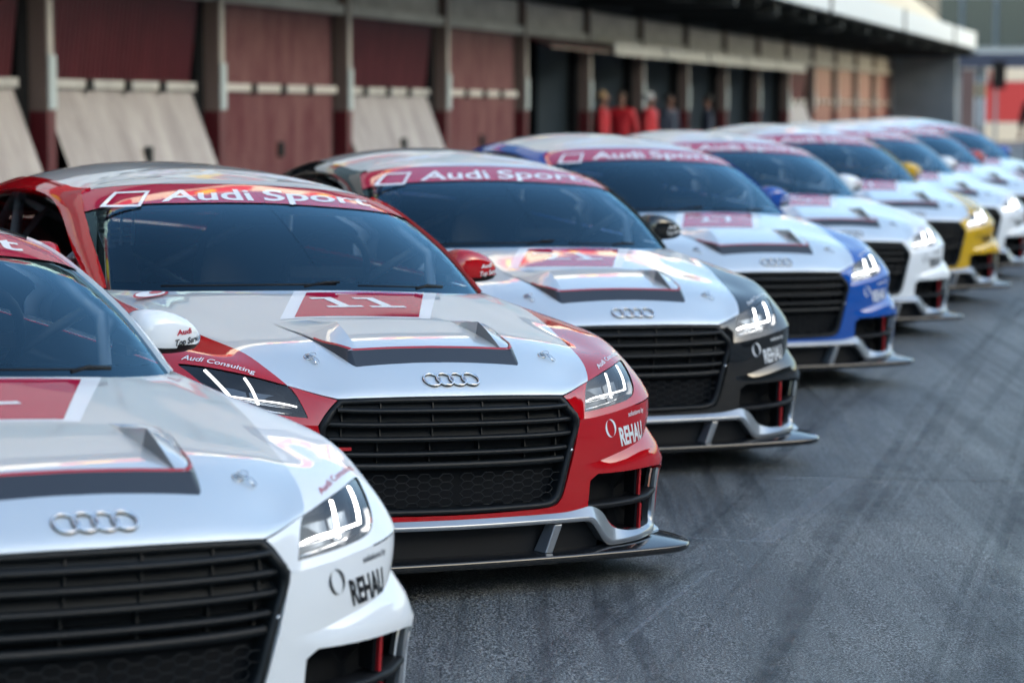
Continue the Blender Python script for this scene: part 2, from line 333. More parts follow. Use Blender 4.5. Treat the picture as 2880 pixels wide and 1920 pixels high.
CL = ['flat red-brown ribbed garage door, leftmost closed one', 'flat red-brown ribbed garage door just left of the open garages', 'flat red door, first to the right of the last folded door', 'flat red door, second to the right of the last folded door', 'flat red door, third to the right of the last folded door', 'flat dark red door beside the grey end wall']
for k, (kind, idx) in dnames.items():
    x0, x1 = (.32 if k in (0,-1,-2) else .17), WB-.24
    r_ = sub_root('garage_door', (FL if kind == 'folded' else CL)[idx], 'garage door', k*WB, 'garage doors of the pit building')
    yj = .10 if kind == 'folded' else -.02; yb = -.55 if kind == 'folded' else -.02
    x1b = x1
    m = MB(); m.strip(ribs(x0, x1, 1.76, 2.74, yj if kind == 'folded' else -.02, -.02), smooth=False); m.build('upper_leaf', [DOORR if kind == 'folded' else DOORP], r_)
    m = MB(); m.strip(ribs(x0-.1*0, x1, .03, 1.66, yb, yj-.02), smooth=False)
    m.add([(x1, yb, .03), (x1, yj-.02, 1.66), (x1, .12, 1.66), (x1, .12, .03)], [(0,1,2,3)]); m.build('lower_leaf', [DOORB if kind == 'folded' else DOORP], r_)
    m = MB(); m.box(((x0+x1)/2, yj-.05, 1.71), ((x1-x0)/2, .035, .045)); m.build('joint_rail', [POSTC if kind == 'closed' else CREAM], r_)
    m = MB()
    for q in (.25, .5, .74): m.box((x0+(x1-x0)*q, yj-.10, 1.70), (.045, .03, .06))
    m.build('hinge', [SOFF], r_)
    m = MB(); m.box(((x0+x1)/2, (yb*.42+yj*.58)-.06, .98), (.045, .03, .09)); m.build('handle', [SOFF], r_)
for j, k in enumerate(range(4, 10)):
    r_ = sub_root('garage_bay', 'open dark garage opening with grey side wall, %s from the left' % ORD[j], 'garage', k*WB, 'open garages of the pit building')
    m = MB(); m.box((WB-.06, .42, 1.35), (.05, .36, 1.35)); m.build('side_wall', [GREYW], r_)
    m = MB(); m.box((WB/2+.1, 1.6, 1.4), (WB/2-.1, .02, 1.4)); m.box((WB-.04, 1.2, 1.4), (.03, .42, 1.4)); m.box((WB/2, .9, 2.80), (WB/2-.02, .9, .02)); m.build('dark_depth_sheet', [DARK], r_)  # dark sheets stand in for the unlit depth of the garage
    if k > 4:
        m = MB(); m.hexa([(.10,-.62,2.44),(WB-.05,-.62,2.44),(WB-.05,-.58,2.44),(.10,-.58,2.44),(.10,-.60,2.66),(WB-.05,-.60,2.66),(WB-.05,-.56,2.66),(.10,-.56,2.66)]); m.build('raised_door_edge', [CREAM], r_)
    m = MB(); m.hexa([(.10,-.57,2.46),(WB-.1,-.57,2.46),(WB-.1,-.02,2.66),(.10,-.02,2.66),(.10,-.57,2.50),(WB-.1,-.57,2.50),(WB-.1,-.02,2.70),(.10,-.02,2.70)]); m.build('raised_door_leaf', [DOORR], r_)
# end block stepping out towards the lane
eb = sub_root('end_block', 'grey rendered wall block stepping out at the end of the garages', 'wall', 60.02)
m = MB(); m.box((.2, -1.17, 1.68), (.2, 1.17, 1.68)); m.build('wall', [GREYW], eb)

# ---------------------------------------------------------------- far end of the lane
def frame_thing(name, label, cat, loc, group=None): return thing(name, label, cat, loc, -math.atan2(loc[0], loc[1]), group)
g = frame_thing('gantry', 'navy blue gantry beam on slim pale posts at the lane end', 'gantry', (17.8, 88, -1.2))
m = MB(); m.box((1.2, 0, 3.45), (2.4, .2, .27)); m.build('beam', [NAVY], g)
for x, c_ in ((-.75, BLUEG), (.02, NAVY), (.62, BLUEG), (-1.0, BLUEG)):
    m = MB(); m.box((x, .1, 1.6), (.06, .06, 1.6)); m.build('post', [c_], g)
g2 = frame_thing('signal_box', 'black signal box hanging below the navy gantry', 'signal', (18.42, 87.4, 1.25))
m = MB(); m.box((0, 0, .45), (.24, .12, .52)); m.build('housing', [DARK], g2); m = MB(); m.box((-.34, .02, .30), (.08, .08, .36)); m.build('red_side', [BRED], g2)
for q, (x, y, w_, c0, lab) in enumerate([(16.95, 90, .36, BLUEG, 'pale pink panel directly right of the grey end wall'), (17.72, 90, .30, BLUEG, 'narrow pinkish panel between the gantry posts')]):
    p_ = frame_thing('lane_panel', lab, 'panel', (x, y, -1.2), 'panels at the lane end'); m = MB(); m.box((0, 0, 1.55), (w_, .03, 1.55)); m.build('sheet', [mat('pink_panel%d' % q, (.11,.085,.10), .5)], p_)
h = frame_thing('hoarding_board', 'red trackside hoarding with cream borders at right edge', 'hoarding', (20.0, 92, -1.2))
m = MB(); m.box((.2, 0, 1.85), (1.3, .04, .80)); m.build('red_field', [BRED], h); m = MB(); m.box((.2, 0, 2.93), (1.3, .04, .25)); m.build('cream_border', [BCREAM], h); m = MB(); m.box((.2, .02, .5), (1.3, .04, .52)); m.build('cream_border', [BCREAM], h)
cb = frame_thing('control_building', 'blue-grey glazed control building above the lane end', 'building', (21.5, 125, -2))
m = MB(); m.box((0, 4, 5.9), (8.5, 4, 2.6)); m.build('wall', [BLUEG], cb)
m = MB()
for q in range(9): m.box((-7.2+1.8*q, -.05, 6.6), (.80, .03, 1.3))
m.build('window', [GLZ], cb); m = MB(); m.box((0, -.2, 4.35), (8.7, .3, .22)); m.build('ledge', [CREAM], cb)
m = MB()
for q in range(4): m.box((-6+4*q, 1, 1.6), (.2, .2, 1.6))
m.build('column', [GREYW], cb)

# across the lane, outside the picture: pit wall and grandstand, added to darken reflections and shade the lane
pw = local_root('pit_wall', 'low concrete pit wall across the lane', 'wall')
m = MB(); m.box((5, -24, .35), (75, .15, .85)); m.build('wall', [CREAM], pw)
gs = local_root('grandstand', 'tall unseen grandstand across the track, added to shade the lane', 'grandstand')
GSM = mat('grandstand_concrete', (.22,.20,.18), .8); GSD = mat('grandstand_seats', (.06,.05,.05), .8)
m = MB()
for q in range(9): m.box((-5, -52-1.7*q, .9+1.15*q), (68, .85, .6+.0*q))
m.build('terrace', [GSM], gs)
m = MB()
for q in range(9): m.box((-5, -51.8-1.7*q, 1.7+1.15*q), (67, .35, .22))
m.build('seat_row', [GSD], gs)
m = MB(); m.box((-5, -68.5, 9), (69, .4, 10)); m.build('rear_wall', [GSM], gs)
m = MB(); m.box((-5, -62, 19.2), (69, 7, .2)); m.build('roof', [GSM], gs)

# ---------------------------------------------------------------- car surfaces
_CM = {}
def _cm(n, h):
    A = np.zeros((n, n)); B = np.zeros((n, n)); A[0, 0] = A[-1, -1] = 1
    for i in range(1, n - 1):
        A[i, i-1] = h[i-1]; A[i, i] = 2 * (h[i-1] + h[i]); A[i, i+1] = h[i]
        B[i, i-1] = 6 / h[i-1]; B[i, i] = -6 / h[i-1] - 6 / h[i]; B[i, i+1] = 6 / h[i]
    return np.linalg.solve(A, B)
def card(kn, t):
    """cardinal natural cubic spline basis: rows = evaluation points, cols = knots"""
    kn = np.asarray(kn, float); n = len(kn); h = np.diff(kn); key = kn.tobytes()
    if key not in _CM: _CM[key] = _cm(n, h)
    M = _CM[key]
    t = np.atleast_1d(np.asarray(t, float)); k = np.clip(np.searchsorted(kn, t) - 1, 0, n - 2)
    hk = h[k]; a = (kn[k+1] - t) / hk; b = (t - kn[k]) / hk
    I = np.eye(n)
    return (a[:, None] * I[k] + b[:, None] * I[k+1]
            + (((a**3 - a) * hk**2 / 6)[:, None]) * M[k] + (((b**3 - b) * hk**2 / 6)[:, None]) * M[k+1])


class Patch:
    """rows x columns net; column 0 on the centre plane (mirrored when sym)"""
    def __init__(s, net, sym=True, symend=False, flip=1):
        s.flip = flip
        P = np.array(net, float); s.nu0 = P.shape[1]; s.raw = P
        du = np.linalg.norm(np.diff(P, axis=1), axis=2).mean(0); u = np.concatenate([[0], np.cumsum(du)])
        dv = np.linalg.norm(np.diff(P, axis=0), axis=2)
        dv = np.median(dv[:, :min(16, P.shape[1])], axis=1); v = np.concatenate([[0], np.cumsum(dv)])
        if sym:
            k = min(4, P.shape[1] - 1)
            m = P[:, 1:k+1][:, ::-1].copy(); m[:, :, 0] *= -1
            P = np.concatenate([m, P], 1); u = np.concatenate([-u[1:k+1][::-1], u])
        if symend:
            k = 3; m = P[:, -k-1:-1][:, ::-1].copy(); m[:, :, 0] *= -1
            P = np.concatenate([P, m], 1); ue = u[-1]; u = np.concatenate([u, 2*ue - u[-k-1:-1][::-1]])
        s.P = P; s.u = u; s.v = v; s.umax = float(np.cumsum(du)[-1]); s.vmax = float(v[-1])
        s.uk = np.concatenate([[0], np.cumsum(du)])
    def pos(s, uv):
        uv = np.atleast_2d(np.asarray(uv, float))
        Bu = card(s.u, uv[:, 0]); Bv = card(s.v, uv[:, 1])
        return np.einsum('nv,vuk,nu->nk', Bv, s.P, Bu)
    def nrm(s, uv, e=1e-4):
        uv = np.atleast_2d(np.asarray(uv, float))
        a = s.pos(uv + [e, 0]) - s.pos(uv - [e, 0]); b = s.pos(uv + [0, e]) - s.pos(uv - [0, e])
        n = np.cross(a, b)*s.flip; n /= np.linalg.norm(n, axis=1)[:, None] + 1e-12
        return n
    def grid(s, nu=220, nv=90, u1=None):
        if not hasattr(s, '_g'):
            U = np.linspace(0, s.umax, nu); V = np.linspace(0, s.vmax, nv)
            g = np.einsum('av,vuk,bu->abk', card(s.v, V), s.P, card(s.u, U))
            s._g = (U, V, g)
        return s._g
    def inv(s, pts, w=(1, 1, 1)):
        """nearest uv for each 3D point (weights w let an axis be ignored)"""
        U, V, g = s.grid(); w = np.array(w, float); out = []
        for p in np.atleast_2d(pts):
            p = np.asarray(p, float); d = (((g - p) * w)**2).sum(2); k = np.unravel_index(d.argmin(), d.shape)
            uv = np.array([U[k[1]], V[k[0]]])
            for _ in range(6):
                e = 1e-4; r = (s.pos(uv)[0] - p) * w
                J = np.stack([(s.pos(uv + [e, 0])[0] - s.pos(uv - [e, 0])[0]) * w / (2*e),
                              (s.pos(uv + [0, e])[0] - s.pos(uv - [0, e])[0]) * w / (2*e)], 1)
                d2 = np.linalg.lstsq(J, -r, rcond=None)[0]
                uv = uv + np.clip(d2, -.03, .03)
                uv[0] = min(max(uv[0], 0), s.umax); uv[1] = min(max(uv[1], 0), s.vmax)
            out.append(uv)
        return np.array(out)


C_ROW = [(0,.245,.545),(.15,.25,.545),(.30,.265,.540),(.39,.278,.53),(.455,.290,.523),(.52,.305,.527),(.60,.325,.538),(.68,.352,.552),
 (.745,.385,.562),(.80,.43,.570),(.840,.49,.576),(.862,.58,.58),(.878,.72,.585),(.887,.88,.588),(.888,1.08,.588),(.878,1.35,.585),
 (.87,1.8,.583),(.872,2.3,.585),(.89,2.8,.60),(.912,3.3,.62),(.90,3.7,.63),(.82,4.0,.64),(.6,4.14,.64),(0,4.18,.64)]
H1 = [(0,.268,.605),(.15,.27,.604),(.30,.283,.600),(.39,.297,.598),(.455,.322,.602),(.52,.352,.612),(.60,.372,.612),(.68,.395,.612),
 (.745,.43,.612),(.795,.475,.615),(.832,.53,.62),(.858,.61,.625),(.876,.73,.635),(.883,.88,.64),(.878,1.08,.64),(.868,1.35,.64),
 (.86,1.8,.645),(.862,2.3,.65),(.88,2.8,.67),(.90,3.3,.70),(.885,3.7,.71),(.80,3.99,.72),(.58,4.13,.72),(0,4.17,.72)]
H2 = [(0,.318,.648),(.15,.32,.646),(.30,.328,.640),(.39,.338,.632),(.455,.352,.630),(.52,.372,.640),(.60,.415,.656),(.68,.46,.664),
 (.74,.51,.668),(.782,.555,.670),(.815,.61,.677),(.842,.68,.688),(.860,.78,.698),(.866,.90,.703),(.862,1.09,.701),(.85,1.35,.693),
 (.842,1.8,.70),(.845,2.3,.71),(.86,2.8,.74),(.875,3.3,.77),(.855,3.68,.785),(.77,3.94,.79),(.56,4.09,.80),(0,4.14,.80)]
H3 = [(0,.445,.708),(.15,.445,.706),(.30,.447,.702),(.40,.452,.699),(.47,.465,.696),(.535,.49,.697),(.60,.53,.702),(.66,.58,.708),
 (.71,.63,.716),(.745,.68,.724),(.775,.735,.733),(.802,.80,.743),(.822,.88,.751),(.831,.98,.755),(.828,1.14,.752),(.815,1.38,.742),
 (.805,1.8,.755),(.808,2.3,.77),(.82,2.8,.80),(.825,3.3,.835),(.79,3.62,.855),(.70,3.85,.87),(.5,3.98,.885),(0,4.03,.89)]
H4 = [(0,.68,.768),(.15,.68,.767),(.28,.685,.764),(.38,.695,.761),(.45,.71,.758),(.51,.735,.756),(.565,.765,.755),(.615,.80,.757),
 (.655,.84,.763),(.688,.885,.769),(.715,.935,.776),(.738,.99,.783),(.757,1.055,.788),(.770,1.13,.790),(.775,1.25,.789),(.773,1.43,.785),
 (.768,1.83,.805),(.772,2.3,.825),(.775,2.8,.85),(.76,3.3,.885),(.71,3.55,.905),(.62,3.72,.92),(.45,3.82,.93),(0,3.86,.94)]
H5 = [(0,1.13,.85),(.15,1.135,.849),(.28,1.15,.846),(.37,1.17,.843),(.44,1.19,.840),(.50,1.215,.837),(.55,1.24,.835),(.595,1.265,.833),
 (.635,1.29,.832),(.665,1.315,.831),(.69,1.34,.830),(.712,1.37,.830),(.724,1.41,.832),(.732,1.46,.835),(.737,1.53,.84),(.74,1.65,.846),
 (.742,1.95,.86),(.74,2.35,.875),(.715,2.8,.895),(.66,3.2,.915),(.60,3.38,.925),(.5,3.5,.935),(.35,3.57,.945),(0,3.6,.955)]
UP = Patch([C_ROW, H1, H2, H3, H4, H5], symend=True)

G3 = [(0,1.86,1.170),(.13,1.863,1.168),(.25,1.872,1.164),(.33,1.88,1.160),(.39,1.888,1.155),(.44,1.896,1.150),(.48,1.905,1.145),(.515,1.915,1.139),
 (.545,1.925,1.133),(.57,1.94,1.127),(.590,1.965,1.122),(.604,2.00,1.120),(.613,2.05,1.121),(.620,2.11,1.123),(.625,2.20,1.126),(.628,2.32,1.127),
 (.625,2.50,1.123),(.612,2.72,1.106),(.585,2.95,1.074),(.54,3.15,1.037),(.48,3.25,1.012),(.40,3.32,.997),(.28,3.37,.985),(0,3.40,.985)]
YS = [1.96,1.97,1.99,2.01,2.03,2.05,2.07,2.09,2.11,2.14,2.17,2.20,2.24,2.28,2.34,2.42,2.56,2.75,2.93,3.08,3.16,3.22,3.26,3.28]
def zspine(y): return float((card([1.7,1.88,2.1,2.4,2.6,2.9,3.1,3.3,3.6], [y]) @ np.array([1.11,1.168,1.205,1.228,1.226,1.185,1.135,1.065,.95]))[0])
def _green():
    r0 = np.array(H5); r3 = np.array(G3); sp = np.array([(0, y, zspine(y)) for y in YS])
    tang = np.gradient(r0, axis=0); tang /= np.linalg.norm(tang, axis=1)[:, None]
    up = r3 - r0; n = np.cross(tang, up); n /= np.linalg.norm(n, axis=1)[:, None]
    b = np.interp(np.arange(24), [0, 8, 12, 18, 23], [.030, .034, .030, .02, .02])[:, None]
    g1 = r0 + .36*up + n*b*.92; g2 = r0 + .72*up + n*b*.85
    g4 = (r3 + sp) / 2
    for i in range(24): g4[i, 2] = sp[i, 2] - (sp[i, 2] - r3[i, 2]) * (.20 if i > 9 else .30)
    return [r0, g1, g2, r3, g4, sp]
GR = Patch(_green(), symend=True)

# fascia: vertical panel under the crease (FA), flare over the side intake and the panel beside it (FB)
FC = [(0,.245,.545),(.15,.25,.545),(.30,.265,.540),(.39,.278,.53),(.455,.290,.523),(.52,.305,.527),(.60,.325,.538),(.68,.352,.552),(.745,.385,.562),(.80,.43,.570),(.840,.49,.576),(.852,.53,.578)]
FM = [(0,.240,.47),(.15,.246,.47),(.30,.260,.47),(.39,.272,.46),(.455,.284,.457),(.52,.297,.46),(.60,.318,.472),(.68,.346,.488),(.745,.380,.502),(.798,.425,.513),(.836,.485,.525),(.850,.53,.53)]
FD = [(0,.238,.385),(.15,.244,.385),(.30,.258,.385),(.39,.270,.385),(.455,.281,.383),(.52,.295,.386),(.60,.318,.403),(.68,.346,.422),(.742,.380,.440),(.79,.425,.456),(.828,.48,.474),(.846,.53,.485)]
FE = [(0,.238,.350),(.15,.244,.350),(.30,.258,.350),(.39,.270,.352),(.455,.281,.356),(.52,.290,.358),(.606,.303,.360),(.695,.328,.364),(.770,.360,.368),(.835,.40,.369),(.885,.455,.367),(.905,.53,.365)]
FB_ = [(0,.240,.225),(.15,.246,.225),(.30,.260,.225),(.39,.272,.222),(.455,.283,.215),(.52,.296,.20),(.605,.316,.15),(.69,.344,.135),(.762,.378,.13),(.820,.415,.13),(.865,.462,.13),(.888,.53,.14)]
def _mix(a, b, t, dx=0., dz=0.):
    a = np.array(a); b = np.array(b); r = a*(1-t) + b*t
    f = np.clip((a[:, 0] - .46) / .3, 0, 1)[:, None]; d = np.stack([a[:, 0], -(.95 - a[:, 0]), 0*a[:, 0]], 1); d /= np.linalg.norm(d, axis=1)[:, None]
    return r + d*f*dx + np.array([0, 0, dz])*f
FA = Patch([FC, FM, FD], flip=-1)
FB = Patch([FD, _mix(FD, FE, .55, .007, .006), _mix(FD, FE, .93, .004, .003), _mix(FE, FB_, .05, 0.002), _mix(FE, FB_, .2, -.002), _mix(FE, FB_, .6), FB_], flip=-1)
# flank from the front wheel back round the tail
SC = [(.852,.53,.578),(.865,.60,.580),(.878,.72,.585),(.887,.88,.588),(.888,1.08,.588),(.878,1.35,.585),(.87,1.8,.583),(.872,2.3,.585),(.89,2.8,.60),(.912,3.3,.62),(.90,3.7,.63),(.82,4.0,.64),(.6,4.14,.64),(0,4.18,.64)]
def _low(x, z): return [((a[0] + x) if a[0] > .1 else 0, a[1] + (0 if a[0] > .7 else .01), z + .0*a[2]) for a in SC]
S1 = _low(.012, .47); S1[0] = (.850,.53,.47); S2 = _low(.022, .36); S2[0] = (.905,.53,.36); S2[1] = (.908,.60,.36); S3 = _low(.0, .17); S3[0] = (.888,.53,.15)
SD = Patch([SC, S1, S2, S3], sym=False, symend=True, flip=-1)

# ---------------------------------------------------------------- panels cut from the surfaces
def pip(poly, pts):
    poly = np.asarray(poly); x, y = pts[:, 0], pts[:, 1]; r = np.zeros(len(pts), bool); j = len(poly) - 1
    for i in range(len(poly)):
        xi, yi = poly[i]; xj, yj = poly[j]
        c = ((yi > y) != (yj > y)) & (x < (xj-xi)*(y-yi)/((yj-yi) if yj != yi else 1e-12) + xi); r ^= c; j = i
    return r
def dens(loop, step, closed=True):
    o = []; n = len(loop)
    for i in range(n if closed else n-1):
        a = np.array(loop[i], float); b = np.array(loop[(i+1) % n], float); k = max(1, int(math.ceil(np.linalg.norm(b-a)/step)))
        o += [a + (b-a)*t/k for t in range(k)]
    if not closed: o.append(np.array(loop[-1], float))
    return o
def smooth_loop(pts, n=6, closed=False):
    """Catmull-Rom through 3D or 2D points"""
    P_ = [np.array(p, float) for p in pts]; m = len(P_); o = []
    for i in range(m if closed else m-1):
        g = (lambda k: P_[k % m]) if closed else (lambda k: P_[min(max(k, 0), m-1)])
        a, b, c, d = g(i-1), g(i), g(i+1), g(i+2)
        for t in range(n):
            u = t/n; o.append(.5*((2*b) + (-a+c)*u + (2*a-5*b+4*c-d)*u*u + (-a+3*b-3*c+d)*u**3))
    if not closed: o.append(P_[-1])
    return o
def panel(patch, outer, holes=(), step=.03, rims=(), off=0., mirror=True, surf=None):
    """triangulated piece of a patch bounded by uv loops -> (verts, normals, faces, rimverts...)"""
    V = []; E = []
    for lp in [outer] + list(holes):
        d = dens(lp, step); b = len(V); V += d; E += [(b+i, b+(i+1) % len(d)) for i in range(len(d))]
    B = np.array(V); outer = np.array(outer, float)
    lo, hi = B.min(0), B.max(0); xs = np.arange(lo[0], hi[0]+step, step); ys = np.arange(lo[1], hi[1]+step, step*.87)
    G = np.array([(x + (step/2 if j % 2 else 0), y) for j, y in enumerate(ys) for x in xs])
    k = pip(outer, G)
    for h in holes: k &= ~pip(h, G)
    G = G[k]
    if len(G):
        dm = np.sqrt(((G[:, None, :] - B[None, :, :])**2).sum(2)).min(1); G = G[dm > step*.45]
    allv = [Vector(p) for p in np.concatenate([B, G])] if len(G) else [Vector(p) for p in B]
    ov, oe, of, _, _, _ = geometry.delaunay_2d_cdt(allv, E, [], 0, 1e-6)
    uv = np.array([tuple(v) for v in ov]); F = np.array([f for f in of if len(f) == 3])
    cen = uv[F].mean(1); k = pip(outer, cen)
    for h in holes: k &= ~pip(h, cen)
    F = F[k]
    e1 = uv[F[:, 1]] - uv[F[:, 0]]; e2 = uv[F[:, 2]] - uv[F[:, 0]]; s = e1[:, 0]*e2[:, 1] - e1[:, 1]*e2[:, 0]
    F = F[np.abs(s) > 1e-9]; s = s[np.abs(s) > 1e-9]*patch.flip; F[s < 0] = F[s < 0][:, ::-1]
    used = np.unique(F); mp = -np.ones(len(uv), int); mp[used] = np.arange(len(used)); uv = uv[used]; F = mp[F]
    pos = patch.pos(uv); nr = patch.nrm(uv)
    if surf: pos = surf(pos, uv)
    pos = pos + nr*off; pos[np.abs(pos[:, 0]) < 1e-4, 0] = 0
    verts = [tuple(p) for p in pos]; norms = [tuple(n) for n in nr]; faces = [tuple(f) for f in F]; fl = [0]*len(faces)
    for lp, depth in rims:      # returned edge, pointing inwards
        d = np.array(dens(lp, step, closed=False)); p = patch.pos(d); n = patch.nrm(d)
        if surf: p = surf(p, d)
        p = p + n*off; q = p - n*depth; b = len(verts)
        verts += [tuple(x) for x in p] + [tuple(x) for x in q]; norms += [(0, 0, 0)]*(2*len(p))
        for i in range(len(p)-1): faces.append((b+i, b+i+1, b+len(p)+i+1, b+len(p)+i)); fl.append(1)
    if mirror:
        nv = len(verts); verts += [(-x, y, z) for x, y, z in verts]; norms += [(-x, y, z) for x, y, z in norms]
        nf = len(faces); faces += [tuple(i+nv for i in f)[::-1] for f in faces]; fl += fl
    return verts, norms, faces, fl
def panel_obj(name, pieces, mats, parent, side=0):
    """pieces: list of (panel result, material index)"""
    V, Nn, F, MI, FL = [], [], [], [], []
    for (v, n, f, fl), mi in pieces:
        b = len(V); V += v; Nn += n; F += [tuple(i+b for i in q) for q in f]; MI += [mi]*len(f); FL += fl
    me = bpy.data.meshes.new(name); me.from_pydata(V, [], F); me.update()
    me.polygons.foreach_set('material_index', MI); me.polygons.foreach_set('use_smooth', [True]*len(F))
    ln = []
    for p in me.polygons:
        for vi in p.vertices:
            n = Nn[vi] if not FL[p.index] else tuple(p.normal)
            ln.append(n)
    me.normals_split_custom_set(ln)
    return link(name, me, parent, mats)

# text as a flat mesh --------------------------------------------------------
_txt = {}
def text_mesh(s, bold=.012, cut=.1):
    key = (s, bold)
    if key in _txt: return _txt[key]
    cu = bpy.data.curves.new('lettering', 'FONT'); cu.body = s; cu.offset = bold; cu.resolution_u = 3; cu.size = 1
    o = bpy.data.objects.new('lettering', cu); C.objects.link(o); bpy.context.view_layer.update()
    me = bpy.data.meshes.new_from_object(o.evaluated_get(bpy.context.evaluated_depsgraph_get()))
    bpy.data.objects.remove(o); bpy.data.curves.remove(cu)
    bm = bmesh.new(); bm.from_mesh(me); bpy.data.meshes.remove(me)
    xs = [v.co.x for v in bm.verts]; x0, x1 = min(xs), max(xs)
    x = x0 + cut
    while x < x1:
        bmesh.ops.bisect_plane(bm, geom=bm.verts[:] + bm.edges[:] + bm.faces[:], plane_co=(x, 0, 0), plane_no=(1, 0, 0)); x += cut
    bm.verts.index_update()
    V = [(v.co.x, v.co.y) for v in bm.verts]; F = [tuple(v.index for v in f.verts) for f in bm.faces]; bm.free()
    _txt[key] = (np.array(V), F); return _txt[key]
def norm01(V, y0=0., y1=None):
    V = V.copy(); V[:, 0] -= V[:, 0].min(); V[:, 0] /= V[:, 0].max(); y1 = V[:, 1].max() if y1 is None else y1
    V[:, 1] = (V[:, 1] - y0) / (y1 - y0); return V
def on_patch(patch, quad, V, F, off=.0012, side=1, nu=19, nv=5):
    """V in 0..1 square -> patch; quad = 3D corners bl, br, tr, tl (x>0 side coordinates); side=-1 mirrors"""
    q = [np.array(p, float) for p in quad]; lat = []
    for j in range(nv):
        for i in range(nu):
            a, b = i/(nu-1), j/(nv-1); lat.append((q[0]*(1-a)+q[1]*a)*(1-b) + (q[3]*(1-a)+q[2]*a)*b)
    sg = np.array([-1 if p[0] < 0 else 1 for p in lat]); L3 = np.array(lat); L3[:, 0] = np.abs(L3[:, 0])
    uv = patch.inv(L3); uv[:, 0] *= sg; uv = uv.reshape(nv, nu, 2)
    a = V[:, 0]*(nu-1); b = V[:, 1]*(nv-1); i = np.clip(a.astype(int), 0, nu-2); j = np.clip(np.floor(b).astype(int), 0, nv-2); a = (a-i)[:, None]; b = (b-j)[:, None]
    w_ = (uv[j, i]*(1-a)+uv[j, i+1]*a)*(1-b) + (uv[j+1, i]*(1-a)+uv[j+1, i+1]*a)*b
    p = patch.pos(w_) + patch.nrm(w_)*off
    if side < 0: p[:, 0] *= -1
    return [tuple(x) for x in p], F
def ring2d(outer, inner):
    n = len(outer); return np.array(outer + inner, float), [(i, (i+1) % n, n+(i+1) % n, n+i) for i in range(n)]

# wheel arches
def arch(yc, zc=.315, r=.345, a0=0, a1=180, n=24):
    return [(yc - r*math.cos(R(a0+(a1-a0)*k/n)), zc + r*math.sin(R(a0+(a1-a0)*k/n))) for k in range(n+1)]
SEAM = .0022
def up_uv(pts, w=(1,1,1)): return [tuple(p) for p in UP.inv(pts, w)]

# ---- key outlines (measured on the car, metres)
GT = (.388, .296, .600); GW = (.452, .290, .523); L1 = (.520, .364, .632); L2 = (.478, .300, .545)
LEAD = [(0,.268,.606), (.13,.270,.606), (.26,.279,.604), (.34,.288,.602), GT]
LAMP = [L2, (.52,.312,.549), (.57,.326,.555), (.62,.341,.562), (.67,.362,.570), (.706,.385,.582), (.728,.41,.602), (.748,.45,.630), (.768,.51,.660), (.780,.562,.677),
        (.745,.528,.678), (.69,.476,.670), (.63,.430,.659), (.575,.395,.646), L1]
PAINTLINE = [L1, (.549,.425,.668), (.585,.57,.714), (.640,.76,.753), (.690,.96,.782), (.722,1.16,.806), (.722,1.385,.831)]
GRILLE_LOW = [GW, (.437,.284,.46), (.420,.279,.39), (.400,.274,.315), (.390,.272,.285), (.372,.271,.264), (.345,.268,.256), (.30,.262,.253), (.15,.247,.250), (0,.241,.249)]

